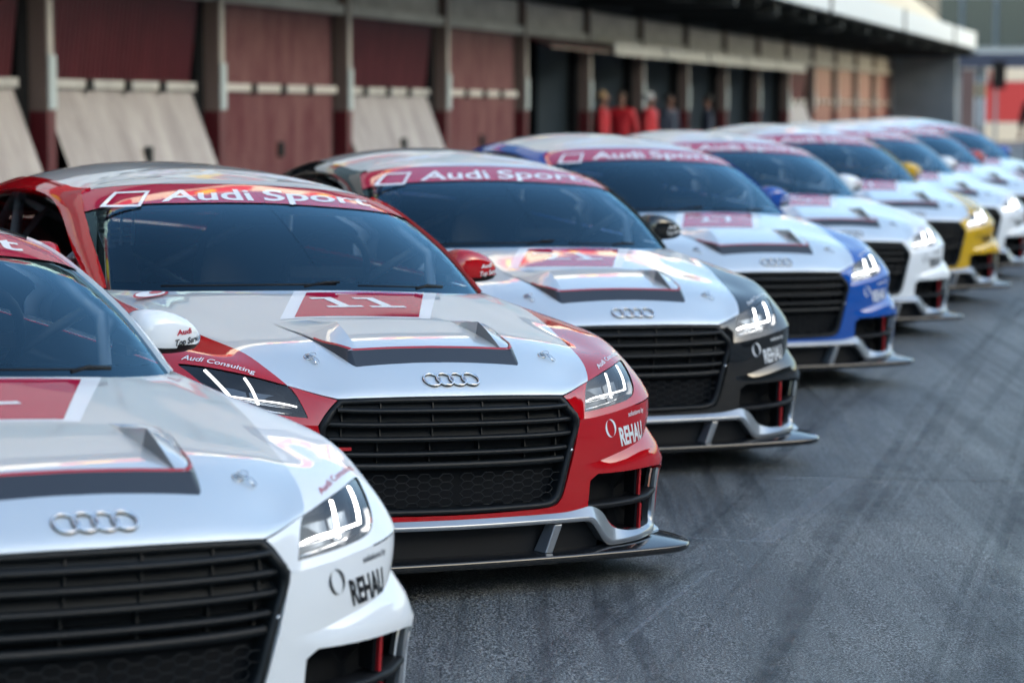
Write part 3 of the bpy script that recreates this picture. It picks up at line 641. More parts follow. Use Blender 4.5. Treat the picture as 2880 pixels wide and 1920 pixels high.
def car_meshes():
    """builds the first car; every part is a child of the returned root"""
    root = bpy.data.objects.new('race_car', None); C.objects.link(root); root.empty_display_size = .3
    slots = {}
    um = UP.umax
    lead = up_uv(LEAD); gt = lead[-1]; gw = up_uv([GW])[0]; gw = (gw[0], 0.0); l1 = up_uv([L1])[0]
    edge = [gt, (gt[0]*.5+l1[0]*.5, gt[1]*.5+l1[1]*.5), l1]
    pl = [tuple(p) for p in smooth_loop(up_uv(PAINTLINE), 5)]; pl[0] = l1; pl[-1] = (pl[-1][0], UP.vmax)
    # bonnet
    hood = lead + edge[1:] + pl[1:] + [(0, UP.vmax)]
    hp = panel(UP, hood, step=.028, rims=[(lead + edge[1:], .02)])
    panel_obj('bonnet', [(hp, 0)], [SILVER], root)
    # lamp outline
    lm = up_uv(LAMP); lamp = [tuple(p) for p in smooth_loop(lm[:-1], 3)] + [l1]
    # body: wings, flanks, pillars
    g = .005
    e2 = [(l1[0]-.002, l1[1]-g), (edge[1][0], edge[1][1]-g), (gt[0]+.003, gt[1]-g)]
    af = [q for q in arch(.875, n=20) if q[1] > .585]; ar = [q for q in arch(3.375, n=20) if q[1] > .62]
    def archuv(a, zlow):
        uv = up_uv([(.87, y, z) for y, z in a], (0.05, 1, 1)); return [(uv[0][0], 0.)] + uv + [(uv[-1][0], 0.)]
    A1 = archuv(af, .585); A2 = archuv(ar, .62)
    outer = [gw] + A1 + A2 + [(um, 0), (um, UP.vmax)] + [pl[-1]] + pl[::-1][1:-1] + [l1] + e2
    bp_ = panel(UP, outer, holes=[lamp], step=.032, rims=[([gw] + [A1[0]], .015), (A1[1:-1], .05), (A2[1:-1], .05), (e2[::-1], .02)])
    pcs = [(bp_, 0)]
    # flank below the seam
    def sd(pts): return [tuple(p) for p in SD.inv([(.88, y, z) for y, z in pts], (0.02, 1, 1))]
    a = arch(.875, n=28); lowf = [q for q in a if .16 < q[1] < .575]; fr = [q for q in lowf if q[0] < .8]; bk = [q for q in lowf if q[0] > .8]
    b = arch(3.375, n=28); lowr = [q for q in b if .16 < q[1] < .60]; fr2 = [q for q in lowr if q[0] < 3.3]; bk2 = [q for q in lowr if q[0] > 3.3]
    v1 = SD.vmax
    f0 = sd(fr); k0 = sd(bk); r0_ = sd(fr2); r1_ = sd(bk2)
    s1 = [(k0[0][0], .004)] + k0 + [(k0[-1][0], v1)] + [(r0_[0][0], v1)] + r0_ + [(r0_[-1][0], .004)]
    s2 = [(r1_[0][0], .004)] + r1_ + [(r1_[-1][0], v1), (SD.umax, v1), (SD.umax, .004)]
    s0 = [(0, .004), (f0[-1][0], .004)] + f0[::-1] + [(f0[0][0], v1), (0, v1)]
    for lp in (s1, s2): pcs.append((panel(SD, lp, step=.06), 0))
    pcs.append((panel(SD, s0, step=.03), 0))
    slots['body'] = panel_obj('body', pcs, [P['red']], root)
    # pillars, roof, glass
    U = lambda pts: [tuple(p) for p in GR.inv(pts)]
    wtop = [tuple(p) for p in U([G3[i] for i in range(0, 10)])]
    WS_SIDE = U([(.699,1.352,.833), (.687,1.40,.862), (.668,1.51,.921), (.650,1.63,.984), (.627,1.75,1.046), (.600,1.855,1.099), (.583,1.910,1.121), (.565,1.924,1.131), (.546,1.925,1.134)])
    wtop = U([G3[i] for i in range(0, 9)]); wtop = wtop[:-1]
    ws = [(0, .004)] + [(WS_SIDE[0][0], .004)] + WS_SIDE[:-1] + [WS_SIDE[-1]] + wtop[::-1]
    inset = lambda lp, d: lp
    # black frit border = outer ring, clear glass inside
    def shrink(loop, d):
        c = np.array(loop); o = []; n = len(c)
        for i in range(n):
            t = c[(i+1) % n] - c[i-1]; t = t/(np.linalg.norm(t)+1e-9); o.append((max(0., c[i][0] - t[1]*d) if c[i][0] > 1e-3 else 0., c[i][1] + t[0]*d))
        return o
    clear = shrink(ws, .030); clear = [(q[0], max(q[1], .050)) for q in clear]
    clear = [(0, .050)] + [q for q in clear if q[0] > .02] + [(0, wtop[0][1]-.03)]
    wo = panel_obj('windscreen', [(panel(GR, ws, holes=[[(max(q[0], 0.0), q[1]) for q in clear]], step=.035, off=-.004), 1), (panel(GR, clear, step=.045, off=-.004), 0)], [GLASS, FRIT], root)
    # side window
    SW = [(.722,1.50,.868), (.704,1.62,.93), (.684,1.75,.995), (.664,1.87,1.045), (.648,1.99,1.08), (.640,2.15,1.096), (.640,2.4,1.097), (.640,2.62,1.085), (.642,2.85,1.05), (.655,2.98,1.0), (.69,2.95,.93), (.717,2.7,.905), (.733,2.3,.892), (.737,1.9,.876), (.733,1.65,.862)]
    swl = [tuple(p) for p in smooth_loop(U(SW), 3, True)]
    RW = U([(0,3.52,.975), (.25,3.50,.975), (.40,3.42,.965), (.44,3.30,.985), (.42,3.12,1.05), (.40,3.0,1.09), (.2,2.97,1.13), (0,2.96,1.145)]); rw = [tuple(p) for p in RW]
    rw[0] = (GR.umax, rw[0][1]); rw[-1] = (GR.umax, rw[-1][1])
    rw = None
    # roof skin: silver centre, rails in the car colour
    rail = U([(.552,1.924,1.1335), (.572,1.96,1.138), (.582,2.05,1.146), (.580,2.2,1.158), (.572,2.45,1.160), (.55,2.75,1.14), (.51,3.0,1.09), (.44,3.2,1.03)])
    vm = GR.vmax
    roof = [wtop[0]] + wtop[1:] + rail + [(GR.umax, rail[-1][1]), (GR.umax, vm), (0, vm)]
    panel_obj('roof', [(panel(GR, roof, step=.04, off=.0005), 0)], [SILVER], root)
    pil = [(WS_SIDE[0][0], .0)] + [(GR.umax, 0.)] + [(GR.umax, rail[-1][1])] + rail[::-1] + [WS_SIDE[-1]] + WS_SIDE[::-1][1:-1]
    slots['pillar'] = panel_obj('pillar_frame', [(panel(GR, pil, holes=[swl], step=.035, off=.007, rims=[(swl + [swl[0]], .018), (WS_SIDE, .016)]), 0)], [P['red']], root)
    V, F = [], []
    swp = panel(GR, swl, step=.05, off=-.008, mirror=False)
    for sgn in (1, -1):
        v, n, f, fl = swp
        if sgn < 0: v = [(-x, y, z) for x, y, z in v]; n = [(-x, y, z) for x, y, z in n]; f = [q[::-1] for q in f]
        panel_obj('side_window', [((v, n, f, fl), 0)], [SIDEGLASS], root)
    # banner across the top of the windscreen
    ban_lo = U([(0,1.676,1.111), (.15,1.677,1.110), (.30,1.688,1.100), (.42,1.71,1.09), (.54,1.745,1.075), (.621,1.77,1.056)])
    side_u = [q for q in WS_SIDE if q[1] > ban_lo[-1][1] + .01]
    ban = [(0., ban_lo[0][1])] + ban_lo[1:] + side_u + wtop[::-1]; ban[-1] = (0., wtop[0][1])
    bo = panel_obj('windscreen_banner', [(panel(GR, ban, step=.022, off=-.0005), 0)], [REDFILM], root)
    mb = MB()
    def put(patch, quad, s, mi=0, side=1, off=.0016, bold=.012, y1=.73, y0=0.):
        v, f = text_mesh(s, bold); v = norm01(v, y0, y1); p, f = on_patch(patch, quad, v, f, off, side); mb.add(p, f if side > 0 else [q[::-1] for q in f], mi, False)
    # banner lettering: rhombus outline and the two words
    rh = [(0, 0), (1, 0), (1, 1), (0, 1)]; ri = [(.11, .12), (.90, .12), (.89, .88), (.11, .88)]
    rho = dens(rh, .2); k = len(rho)
    q4 = lambda a: [tuple(np.array(a[0])*(1-t)+np.array(a[1])*t) for t in (0,)]
    def dn(lp): return [tuple(np.array(lp[i])*(1-t/5)+np.array(lp[(i+1) % 4])*t/5) for i in range(4) for t in range(5)]
    v, f = ring2d(dn(rh), dn(ri)); p, f = on_patch(GR, [(-.578,1.723,1.070), (-.455,1.690,1.087), (-.371,1.816,1.138), (-.489,1.837,1.126)], v, f, .0010); mb.add(p, f, 0)
    put(GR, [(-.373,1.709,1.105), (-.033,1.693,1.120), (-.013,1.805,1.153), (-.318,1.809,1.141)], 'Audi', bold=.018, off=.0010)
    put(GR, [(.007,1.693,1.120), (.466,1.763,1.109), (.485,1.862,1.131), (.045,1.808,1.154)], 'Sport', bold=.018, off=.0010)
    mb.build('banner_lettering', [WHITEFILM], root)
    # start number panel on the bonnet
    mb = MB()
    def quadpanel(quad, mi, off):
        n = 8; v = np.array([(i/n, j/n) for j in range(n+1) for i in range(n+1)], float)
        f = [(j*(n+1)+i, j*(n+1)+i+1, (j+1)*(n+1)+i+1, (j+1)*(n+1)+i) for j in range(n) for i in range(n)]
        p, f = on_patch(UP, quad, v, f, off, nu=9, nv=7); mb.add(p, f, mi, True)
    BLo, BRo, TRo, TLo = (-.338,.812,.784), (.183,.789,.787), (.424,1.183,.841), (-.140,1.125,.848)
    quadpanel([BLo, BRo, TRo, TLo], 0, .0010)
    BLi, BRi, TRi, TLi = (-.283,.822,.79), (.152,.808,.79), (.352,1.145,.84), (-.108,1.100,.844)
    quadpanel([BLi, BRi, TRi, TLi], 1, .0018)
    NUMQ = [BLi, BRi, TRi, TLi]
    num = mb.build('number_panel', [WHITEFILM, REDFILM], root)
    # fender and bumper lettering
    def bump_decals(name, m):
        nonlocal mb
        res = []
        for sd_ in (1, -1):
            mb = MB()
            QR = [(.636,.335,.431), (.756,.388,.446), (.737,.376,.504), (.617,.327,.489)] if sd_ > 0 else [(.756,.388,.446), (.636,.335,.431), (.617,.327,.489), (.737,.376,.504)]
            put(FA, QR, 'REHAU', 0, sd_, bold=.034, y1=.735)
            QS = [(.668,.345,.520), (.752,.388,.530), (.750,.386,.545), (.666,.344,.536)] if sd_ > 0 else [(.752,.388,.530), (.668,.345,.520), (.666,.344,.536), (.750,.386,.545)]
            put(FA, QS, 'solutions by', 0, sd_, bold=.012)
            # crescent ring
            n = 28; o_, i_ = [], []
            for k in range(n):
                t = 2*math.pi*k/n; o_.append((.5+.5*math.cos(t), .5+.5*math.sin(t)))
                pa = R(112); ex, ey = .495*math.cos(t), .33*math.sin(t)
                i_.append((.5 + ex*math.cos(pa) - ey*math.sin(pa), .5 + ex*math.sin(pa) + ey*math.cos(pa)))
            o_ = [(.5+.5*math.cos(2*math.pi*k/n+R(112)), .5+.5*math.sin(2*math.pi*k/n+R(112))) for k in range(n)]
            v, f = ring2d(o_, i_)
            QL = [(.562,.310,.460), (.610,.322,.460), (.606,.320,.517), (.558,.308,.517)] if sd_ > 0 else [(.610,.322,.460), (.562,.310,.460), (.558,.308,.517), (.606,.320,.517)]
            p, f = on_patch(FA, QL, v, f, .0016, sd_); mb.add(p, f if sd_ > 0 else [q[::-1] for q in f], 0)
            res.append(mb.build(name, [m], root))
        return res
    slots['decal_front'] = bump_decals('bumper_lettering', WHITEFILM)
    slots['decal_wing'] = []
    for sd_ in (1, -1):
        mb = MB()
        Q_ = [(.601,.425,.662), (.796,.610,.687), (.790,.625,.694), (.598,.442,.671)] if sd_ > 0 else [(.765,.573,.686), (.600,.419,.659), (.590,.431,.668), (.748,.588,.699)]
        put(UP, Q_, 'Audi Consulting', 0, sd_, bold=.01, y1=.73)
        slots['decal_wing'].append(mb.build('wing_lettering', [WHITEFILM], root))
    mb = MB()
    put(GR, [(.628,2.62,1.102), (.622,2.08,1.112), (.605,2.08,1.13), (.612,2.62,1.118)], 'MARTOLINSKY', 0, -1, bold=.02)
    slots['decal_name'] = mb.build('roof_lettering', [WHITEFILM], root)
    mb = MB()
    n = 24
    for (cx, cy, rx, ry, mi, of) in ((-.57,1.225,.045,.035,0,.001), (-.57,1.225,.038,.028,1,.0018), (-.555,1.228,.016,.014,0,.0026)):
        v = np.array([(.5,.5)] + [(.5+.5*math.cos(2*math.pi*k/n), .5+.5*math.sin(2*math.pi*k/n)) for k in range(n)]); f = [(0, k+1, (k+1) % n+1) for k in range(n)]
        p, f = on_patch(UP, [(cx-rx, cy-ry, .83), (cx+rx, cy-ry, .83), (cx+rx, cy+ry, .83), (cx-rx, cy+ry, .83)], v, f, of, nu=3); mb.add(p, f, mi)
    mb.build('tow_sticker', [REDTEXT, WHITEFILM], root)

    # front bumper skin ------------------------------------------------------
    gw_f = tuple(FA.inv([GW])[0]); gw_f = (gw_f[0], 0.)
    glow = [g_ for g_ in GRILLE_LOW]
    ga = [tuple(p) for p in FA.inv([p for p in glow if p[2] > .383][1:])]; ga_end = (ga[-1][0] - .003, FA.vmax)
    _ua = FA.inv([(.700,.360,.556)])[0][0]
    fa = [gw_f, (_ua, 0.), (_ua+.012, .0045)] + [(FA.umax, .0045)] + [(FA.umax, FA.vmax), ga_end] + ga[::-1]
    fa = [(x, max(y, SEAM if 0 else 0.)) for x, y in fa]
    gb = [tuple(p) for p in FB.inv([p for p in glow if p[2] < .383])]; gb[-1] = (0., gb[-1][1])
    gb0 = (ga_end[0], 0.)
    INT = [(.500,.292,.330), (.530,.294,.350), (.62,.306,.351), (.70,.330,.353), (.775,.362,.355), (.835,.40,.354), (.872,.442,.344), (.881,.462,.325), (.872,.455,.24),
           (.866,.455,.175), (.852,.445,.155), (.815,.412,.148), (.755,.374,.150), (.69,.344,.154), (.645,.33,.162), (.60,.315,.187), (.56,.306,.222), (.530,.30,.240), (.497,.293,.246)]
    it = [tuple(p) for p in FB.inv(INT)]; itl = it
    fb = [gb0, (FB.umax, 0.), (FB.umax, FB.vmax), (0., FB.vmax)] + gb[::-1]
    pf = [(panel(FA, fa, step=.028, rims=[([gw_f] + ga + [ga_end], .03)]), 0),
          (panel(FB, fb, holes=[itl], step=.024, rims=[([gb0] + gb, .03), (itl + [itl[0]], .03)]), 0)]
    slots['bumper'] = panel_obj('front_bumper', pf, [P['red']], root)
    # dark liner behind all gaps
    mb = MB()
    prof = [(0,.30),(.30,.31),(.45,.345),(.60,.40),(.72,.47),(.80,.56),(.82,.70)]
    mb.strip([[(x, y+.03, .60 - .0*x) for x, y in prof], [(x, y, .57) for x, y in prof], [(x*.98, y, .14) for x, y in prof]])
    mb.strip([[(x, y+.03, .60) for x, y in prof], [(x*.9, y+.20, .655) for x, y in prof], [(x*.8, y+.6, .70) for x, y in prof]])
    mb.mirror(); mb.build('inner_liner', [DARK], root)

    # grille ------------------------------------------------------------------
    yg = lambda x: .240 + .030*(abs(x)/.39)**2 + (.0 if abs(x) < .39 else .15*(abs(x)-.39))
    outl = [(0,.601),(.2,.600),(.384,.596),(.446,.523),(.428,.45),(.408,.38),(.388,.305),(.372,.275),(.345,.261),(.28,.257),(0,.254)]
    outl = [tuple(p) for p in smooth_loop(outl[2:], 4)]; outl = [(0,.601),(.13,.6005),(.26,.599)] + outl
    gm = MB()
    def ringrow(k, dy): # shrink towards centre
        return [(x*(1-k*.9), yg(x*(1-k*.9)) + dy + (.030 if z > .56 else 0)*max(0, (z-.52)/.08), .42 + (z-.42)*(1-k*1.9)) for x, z in outl]
    gm.strip([ringrow(0, .012), ringrow(0, -.004), ringrow(.035, -.006), ringrow(.05, .012), ringrow(.052, .06)])
    def half_at(z):
        zz = [o[1] for o in outl]; return np.interp(-z, [-a for a in zz], [o[0] for o in outl])
    def slat(z, t, d0, d1, back=.05):
        hx = half_at(z) - .022; xs_ = np.linspace(0, hx, 16); y = np.array([yg(x) for x in xs_]) + .006
        lift = (xs_/hx)**6*.004
        rows = [[(x, yy+back, z+t*.5) for x, yy in zip(xs_, y)], [(x, yy+.010, z+t*.55+l) for x, yy, l in zip(xs_, y, lift)], [(x, yy+.002, z+t*.35+l) for x, yy, l in zip(xs_, y, lift)],
                [(x, yy, z-t*.25+l) for x, yy, l in zip(xs_, y, lift)], [(x, yy+.010, z-t*.5+l) for x, yy, l in zip(xs_, y, lift)], [(x, yy+back, z-t*.5) for x, yy in zip(xs_, y)]]
        gm.strip(rows)
    for z, t in ((.563, .014), (.522, .016), (.478, .016), (.434, .016), (.398, .022)): slat(z, t, 0, 0)
    # slim upright ribs between the slats
    for (z0, z1, rec) in ((.568,.592,.018), (.530,.558,.016), (.486,.516,.016), (.442,.472,.028), (.408,.428,.028)):
        for k, xr in enumerate((.085, .255, .375)):
            x = xr - .0*k
            if x > half_at(z0) - .03: x = half_at(z0) - .035
            y = yg(x) + .006
            gm.hexa([(x-.0022,y+rec,z0),(x+.0022,y+rec,z0),(x+.0022,y+.06,z0),(x-.0022,y+.06,z0),(x-.0022,y+rec+.006,z1),(x+.0022,y+rec+.006,z1),(x+.0022,y+.06,z1),(x-.0022,y+.06,z1)])
    # closed louvre plates in the upper rows
    for (z0, z1) in ((.568,.594), (.528,.558), (.485,.517)):
        hx = half_at((z0+z1)/2) - .02; xs_ = np.linspace(0, hx, 12)
        gm.strip([[(x, yg(x)+.050, z1) for x in xs_], [(x, yg(x)+.026, z0) for x in xs_]])
    # honeycomb
    ah, hh = .0245, .0245
    for i in range(0, 11):
        for j in range(6):
            xc = i*1.5*ah; zc_ = .374 - j*hh - (hh/2 if i % 2 else 0)
            hx6 = [(xc-ah, zc_), (xc-ah*.5, zc_+hh/2), (xc+ah*.5, zc_+hh/2), (xc+ah, zc_)]
            for a_, b_ in zip(hx6, hx6[1:]):
                zlo, zhi = min(a_[1], b_[1]), max(a_[1], b_[1])
                if zlo < .268 or zhi > .385 or a_[0] < -1e-6 or max(a_[0], b_[0]) > half_at(zlo) - .014: continue
                gm.tube([(a_[0], yg(a_[0])+.014, a_[1]), (b_[0], yg(b_[0])+.014, b_[1])], .0017, 5, caps=False)
    xs_ = np.linspace(0, .40, 10)
    gm.mirror()
    gr = gm.build('grille', [MESH], root)
    bk_ = MB(); bk_.strip([[(x, yg(x)+.075, .60) for x in np.linspace(-.45, .45, 12)], [(x, yg(x)+.075, .25) for x in np.linspace(-.45, .45, 12)]]); bk_.build('radiator_shroud', [DARK], gr)
    sc = MB(); sc.lathe([(-.004,0),(-.004,.004),(0,.006)], 'y', (.415, yg(.415)-.004, .43), 12); sc.build('screw', [STEEL], gr)
    bd = MB(); bd.box((-.372, yg(.372)+.004, .455), (.020, .004, .005)); bd.build('badge', [REDTRIM], gr)

    # side intakes --------------------------------------------------------------
    for sgn in (1, -1):
        im = MB()
        I3 = [np.array(p) for p in INT]
        back = [p + np.array([-.015, .10, 0]) for p in I3]
        im.strip([[tuple(p + np.array([0, .004, 0])) for p in I3] + [tuple(I3[0] + np.array([0, .004, 0]))], [tuple(p) for p in back] + [tuple(back[0])]], smooth=False)
        cen = np.mean(back, 0); n = len(back); im.add([tuple(cen)] + [tuple(p) for p in back], [(0, k+1, (k+1) % n+1) for k in range(n)])
        # horizontal vane
        vx = [(.488,.296,.243), (.60,.318,.243), (.70,.345,.246), (.79,.388,.252), (.862,.452,.262)]
        rows = [[(x, y+.07, z+.008) for x, y, z in vx], [(x, y+.004, z+.010) for x, y, z in vx], [(x, y-.004, z+.002) for x, y, z in vx], [(x, y+.002, z-.008) for x, y, z in vx], [(x, y+.07, z-.008) for x, y, z in vx]]
        im.strip(rows)
        if sgn < 0: im.v = [(-x, y, z) for x, y, z in im.v]
        io = im.build('air_intake', [BLACKP], root)
        fm = MB()
        for (z0, z1, x_, y_) in ((.262,.348,.745,.372), (.150,.236,.760,.382)):
            x = x_*sgn
            fm.hexa([(x-.012,y_+.012,z0),(x+.012,y_+.012,z0),(x+.012,y_+.07,z0),(x-.012,y_+.07,z0),(x-.012,y_+.012,z1),(x+.012,y_+.012,z1),(x+.012,y_+.07,z1),(x-.012,y_+.07,z1)], 1)
            fm.box((x, y_+.006, (z0+z1)/2), (.0034, .007, (z1-z0)/2-.002), 0)
        fm.build('fin', [REDTRIM, BLACKP], io)

    # silver blade ------------------------------------------------------------
    bl = MB()
    LO = [(0,.222,.205),(.15,.228,.205),(.30,.240,.205),(.40,.252,.204),(.47,.262,.203),(.498,.267,.197),(.525,.274,.172),(.555,.283,.138),(.578,.29,.122),(.60,.296,.117),(.66,.312,.118),(.73,.340,.120),(.79,.378,.123),(.832,.41,.126),(.852,.432,.135),(.862,.447,.165),(.868,.455,.24),(.876,.458,.31),(.882,.460,.348)]
    HI = [(0,.222,.222),(.15,.228,.222),(.30,.240,.222),(.40,.252,.221),(.47,.262,.221),(.508,.267,.215),(.536,.274,.190),(.566,.283,.158),(.590,.29,.142),(.61,.296,.137),(.665,.312,.138),(.73,.340,.141),(.785,.378,.146),(.822,.41,.150),(.838,.432,.158),(.848,.447,.180),(.855,.452,.245),(.864,.456,.31),(.872,.459,.346)]
    IN = [(0,.236,.236),(.15,.242,.236),(.30,.256,.236),(.40,.268,.237),(.462,.280,.243),(.500,.290,.248),(.532,.296,.242),(.565,.303,.222),(.592,.31,.192),(.62,.318,.172),(.675,.336,.158),(.735,.364,.153),(.785,.398,.155),(.818,.42,.160),(.832,.438,.168),(.842,.455,.190),(.850,.462,.25),(.858,.464,.31),(.866,.466,.344)]
    LO = [(x, y, z+.004) for x, y, z in LO]
    UN = [(x, y+.05, z+.002) for x, y, z in LO]
    sm = lambda c_: [tuple(p) for p in smooth_loop(c_, 4)]
    mid = [tuple((np.array(a_)+np.array(b_))/2 + np.array([0,-.0035,0])) for a_, b_ in zip(LO, HI)]
    IN2 = [(x*.995, y+.03, z-.0) for x, y, z in IN]
    bl.strip([sm(UN), sm(LO)]); bl.strip([sm(LO), sm(mid), sm(HI)]); bl.strip([sm(HI), sm(IN)]); bl.strip([sm(IN), sm(IN2)]); bl.mirror(); slots['blade'] = bl.build('front_blade', [BLADE], root)
    # chin, struts, splitter
    ch = MB(); xs2 = [0,.2,.4,.5,.56]
    ch.strip([[(x, .30+.05*(x/.8)**2, .21) for x in xs2], [(x, .285+.08*(x/.8)**2, .11) for x in xs2]]); ch.mirror(); ch.build('chin_panel', [BLACKP], root)
    for sgn in (1, -1):
        st = MB(); s_ = sgn
        P0 = [(.352,.245,.204),(.382,.250,.204),(.372,.290,.204),(.342,.285,.204)]; P1 = [(.318,.240,.117),(.346,.243,.117),(.336,.30,.117),(.308,.295,.117)]
        st.hexa([(x*s_, y, z) for x, y, z in (P1 if s_ > 0 else P1[::-1])] + [(x*s_, y, z) for x, y, z in (P0 if s_ > 0 else P0[::-1])]); o = st.build('strut', [BLADE], root); bevel(o, .003)
    sp = MB()
    OUT = [(0,.190),(.20,.193),(.40,.202),(.60,.216),(.75,.230),(.83,.244),(.878,.270),(.912,.318),(.928,.38),(.930,.44),(.915,.50),(.885,.56)]
    OUT = [tuple(p) for p in smooth_loop(OUT, 5)]
    zt = .1165; up_ = lambda x: zt + .004*(abs(x)/.9)**3
    inn = [(x*.96, .62) for x, y in OUT]
    row = lambda dx, dz: [(x*(1-dx), y+dx, up_(x)+dz) for x, y in OUT]
    sp.strip([[(x, y, up_(x)) for x, y in inn], row(.006, 0), row(0, -.004), row(0, -.018), row(.008, -.026), [(x, y, .088) for x, y in inn]]); sp.mirror()
    so = sp.build('splitter', [CARBON], root)
    wl = MB()
    wl.hexa([(.875,.47,.121),(.922,.50,.121),(.915,.60,.121),(.875,.60,.121),(.875,.475,.130),(.918,.505,.128),(.905,.60,.168),(.875,.60,.172)]); wl.mirror(); wl.build('deflector', [BLADE], so)

    # headlights ---------------------------------------------------------------
    lampi = lamp
    lens0 = panel(UP, lampi, step=.03, off=-.0035, mirror=False)
    NL = UP.nrm(np.array(lampi)); PL = UP.pos(np.array(lampi))
    def lampsurf(pts, depth):
        uv_ = UP.inv(pts); return UP.pos(uv_) - UP.nrm(uv_)*depth
    for sgn in (1, -1):
        fx = lambda ps: [(x*sgn, y, z) for x, y, z in ps]
        hb = MB(); c0 = PL - NL*.006; ctr = PL.mean(0) + np.array([-.02, .07, -.01])
        r1 = [tuple(p) for p in c0]; r2 = [tuple(p*.93 + ctr*.07 + np.array([0, .02, 0])) for p in c0]; r3 = [tuple(p*.86 + ctr*.14 + np.array([0, .055, 0])) for p in c0]
        for r_ in (r1, r2, r3): r_.append(r_[0])
        hb.strip([fx(r1), fx(r2), fx(r3)]); n = len(r3)-1
        hb.add(fx([tuple(ctr)]) + fx(r3[:-1]), [(0, k+1, (k+1) % n+1) for k in range(n)], 1, False)
        hd = hb.build('headlight', [GLOSSB, BLACKP], root)
        v, nn, f, fl = lens0
        if sgn < 0: v = fx(v); nn = [(-a_, b_, c_) for a_, b_, c_ in nn]; f = [q[::-1] for q in f]
        panel_obj('lens', [((v, nn, f, fl), 0)], [LENS], hd)
        # shaped reflectors
        rf = MB()
        for (a_, b_, d0, d1) in (((.515,.330,.585), (.620,.372,.602), .045, .060), ((.630,.372,.605), (.700,.412,.622), .045, .06)):
            A_, B_ = lampsurf([a_], d0)[0], lampsurf([b_], d0)[0]
            h = np.array([0, .020, .028]); l = np.array([0, -.018, -.016])
            rf.strip([fx([tuple(A_+h), tuple((A_+B_)/2+h*1.1), tuple(B_+h)]), fx([tuple(A_), tuple((A_+B_)/2+np.array([0, .008, 0])), tuple(B_)]), fx([tuple(A_+l), tuple((A_+B_)/2+l), tuple(B_+l)])])
        rf.build('reflector', [REFLECTOR], hd)
        # chrome blades over the light strip
        cb = MB()
        for dz, t, dpt in ((.012, .0018, .020), (-.012, .003, .016), (.020, .0012, .024)):
            pts = [(.497,.315,.566+dz), (.56,.335,.574+dz), (.62,.355,.583+dz), (.685,.385,.598+dz)]
            cb.tube(fx([tuple(p) for p in lampsurf(pts, dpt)]), t, 6)
        cb.build('trim_blade', [CHROME], hd)
        lb = MB()
        def bar(p0, p1, wd, dpt):
            u0, u1 = UP.inv([p0, p1]); uv_ = np.array([u0*(1-t)+u1*t for t in np.linspace(0, 1, 9)])
            nrm_ = UP.nrm(uv_); c_ = UP.pos(uv_) - nrm_*dpt
            t_ = np.gradient(c_, axis=0); t_ /= np.linalg.norm(t_, axis=1)[:, None]; sd2 = np.cross(t_, nrm_); sd2 /= np.linalg.norm(sd2, axis=1)[:, None]
            rows = [c_ - sd2*wd, c_ - sd2*wd*.7 + nrm_*wd*.5, c_ + sd2*wd*.7 + nrm_*wd*.5, c_ + sd2*wd]
            lb.strip([fx([tuple(p) for p in r_]) for r_ in rows])
        bar((.503,.325,.578), (.694,.392,.608), .0024, .010)
        bar((.629,.424,.652), (.612,.352,.582), .0042, .008)
        bar((.722,.500,.668), (.688,.392,.604), .0048, .008)
        ob = lb.build('light_bar', [DRL], hd); slots.setdefault('drl', []).append(ob)

    # emblem -------------------------------------------------------------------
    em = MB(); Rr = .0292
    o_, = UP.pos(UP.inv([(0,.316,.648)])); n_, = UP.nrm(UP.inv([(0,.316,.648)])); ax = np.array([1., 0, 0]); ay = np.cross(n_, ax)
    for k in range(4):
        cx = (k-1.5)*Rr*1.5
        pts = []; base_ = []
        for a_ in range(36):
            t = 2*math.pi*a_/36; px_ = cx + Rr*math.cos(t)*.93
            base = np.array([px_, 0, 0]); q = o_ + ay*(Rr*math.sin(t)*.93); q[0] = px_
            uvq = UP.inv([(abs(q[0]), q[1], q[2])])[0]; pp = UP.pos([uvq])[0]; nn = UP.nrm([uvq])[0]; sx = 1 if px_ >= 0 else -1
            pq = pp + nn*.0008; pp = pp + nn*(.0050 + .001*(k % 2)); pp[0] *= sx; pq[0] *= sx; pts.append(tuple(pp)); base_.append(tuple(pq))
        em.tube(pts, .0031, 8, closed=True); em.tube(base_, .0040, 6, 1, closed=True)
    em.build('emblem', [CHROME, GLOSSB], root)
    # bonnet pins ----------------------------------------------------------------
    for sgn in (1, -1):
        uvp = UP.inv([(.408,.462,.703)]); b0 = UP.pos(uvp)[0]; nn = UP.nrm(uvp)[0]; b0[0] *= sgn; nn[0] *= sgn
        zq = Vector(nn).to_track_quat('Z', 'Y').to_matrix(); T = lambda p: tuple(Vector(b0) + zq @ Vector(p))
        pm = MB(); pm.tube([T((.012*math.cos(a), .012*math.sin(a), .001)) for a in np.linspace(0, 2*math.pi, 20)[:-1]], .0028, 6, closed=True)
        pm.add([T((.010*math.cos(a), .010*math.sin(a), .002)) for a in np.linspace(0, 2*math.pi, 16)[:-1]], [tuple(range(15))])
        pm.tube([T((0,0,0)), T((0,0,.012))], .004, 8)
        pm.tube([T((.014*math.cos(a)+.008, .011*math.sin(a), .009+.004*math.cos(a))) for a in np.linspace(0, 2*math.pi, 20)[:-1]], .0011, 6, closed=True)
        pm.tube([T((-.010,0,.009)), T((.004,-.004,.010)), T((.012,-.022,.007)), T((.016,-.040,.002))], [.0028,.0034,.0030,.0024], 6)
        pm.tube([T((.006,-.006,.012)), T((.02,-.02,.010)), T((.026,-.036,.005)), T((.018,-.042,.002))], .0011, 6)
        pm.build('bonnet_pin', [STEEL], root)
    # bonnet scoop -----------------------------------------------------------------
    zh = lambda x, y: float(UP.pos(UP.inv([(abs(x), y, .72+.15*(y-.4))], (1, 1, .15)))[0][2])
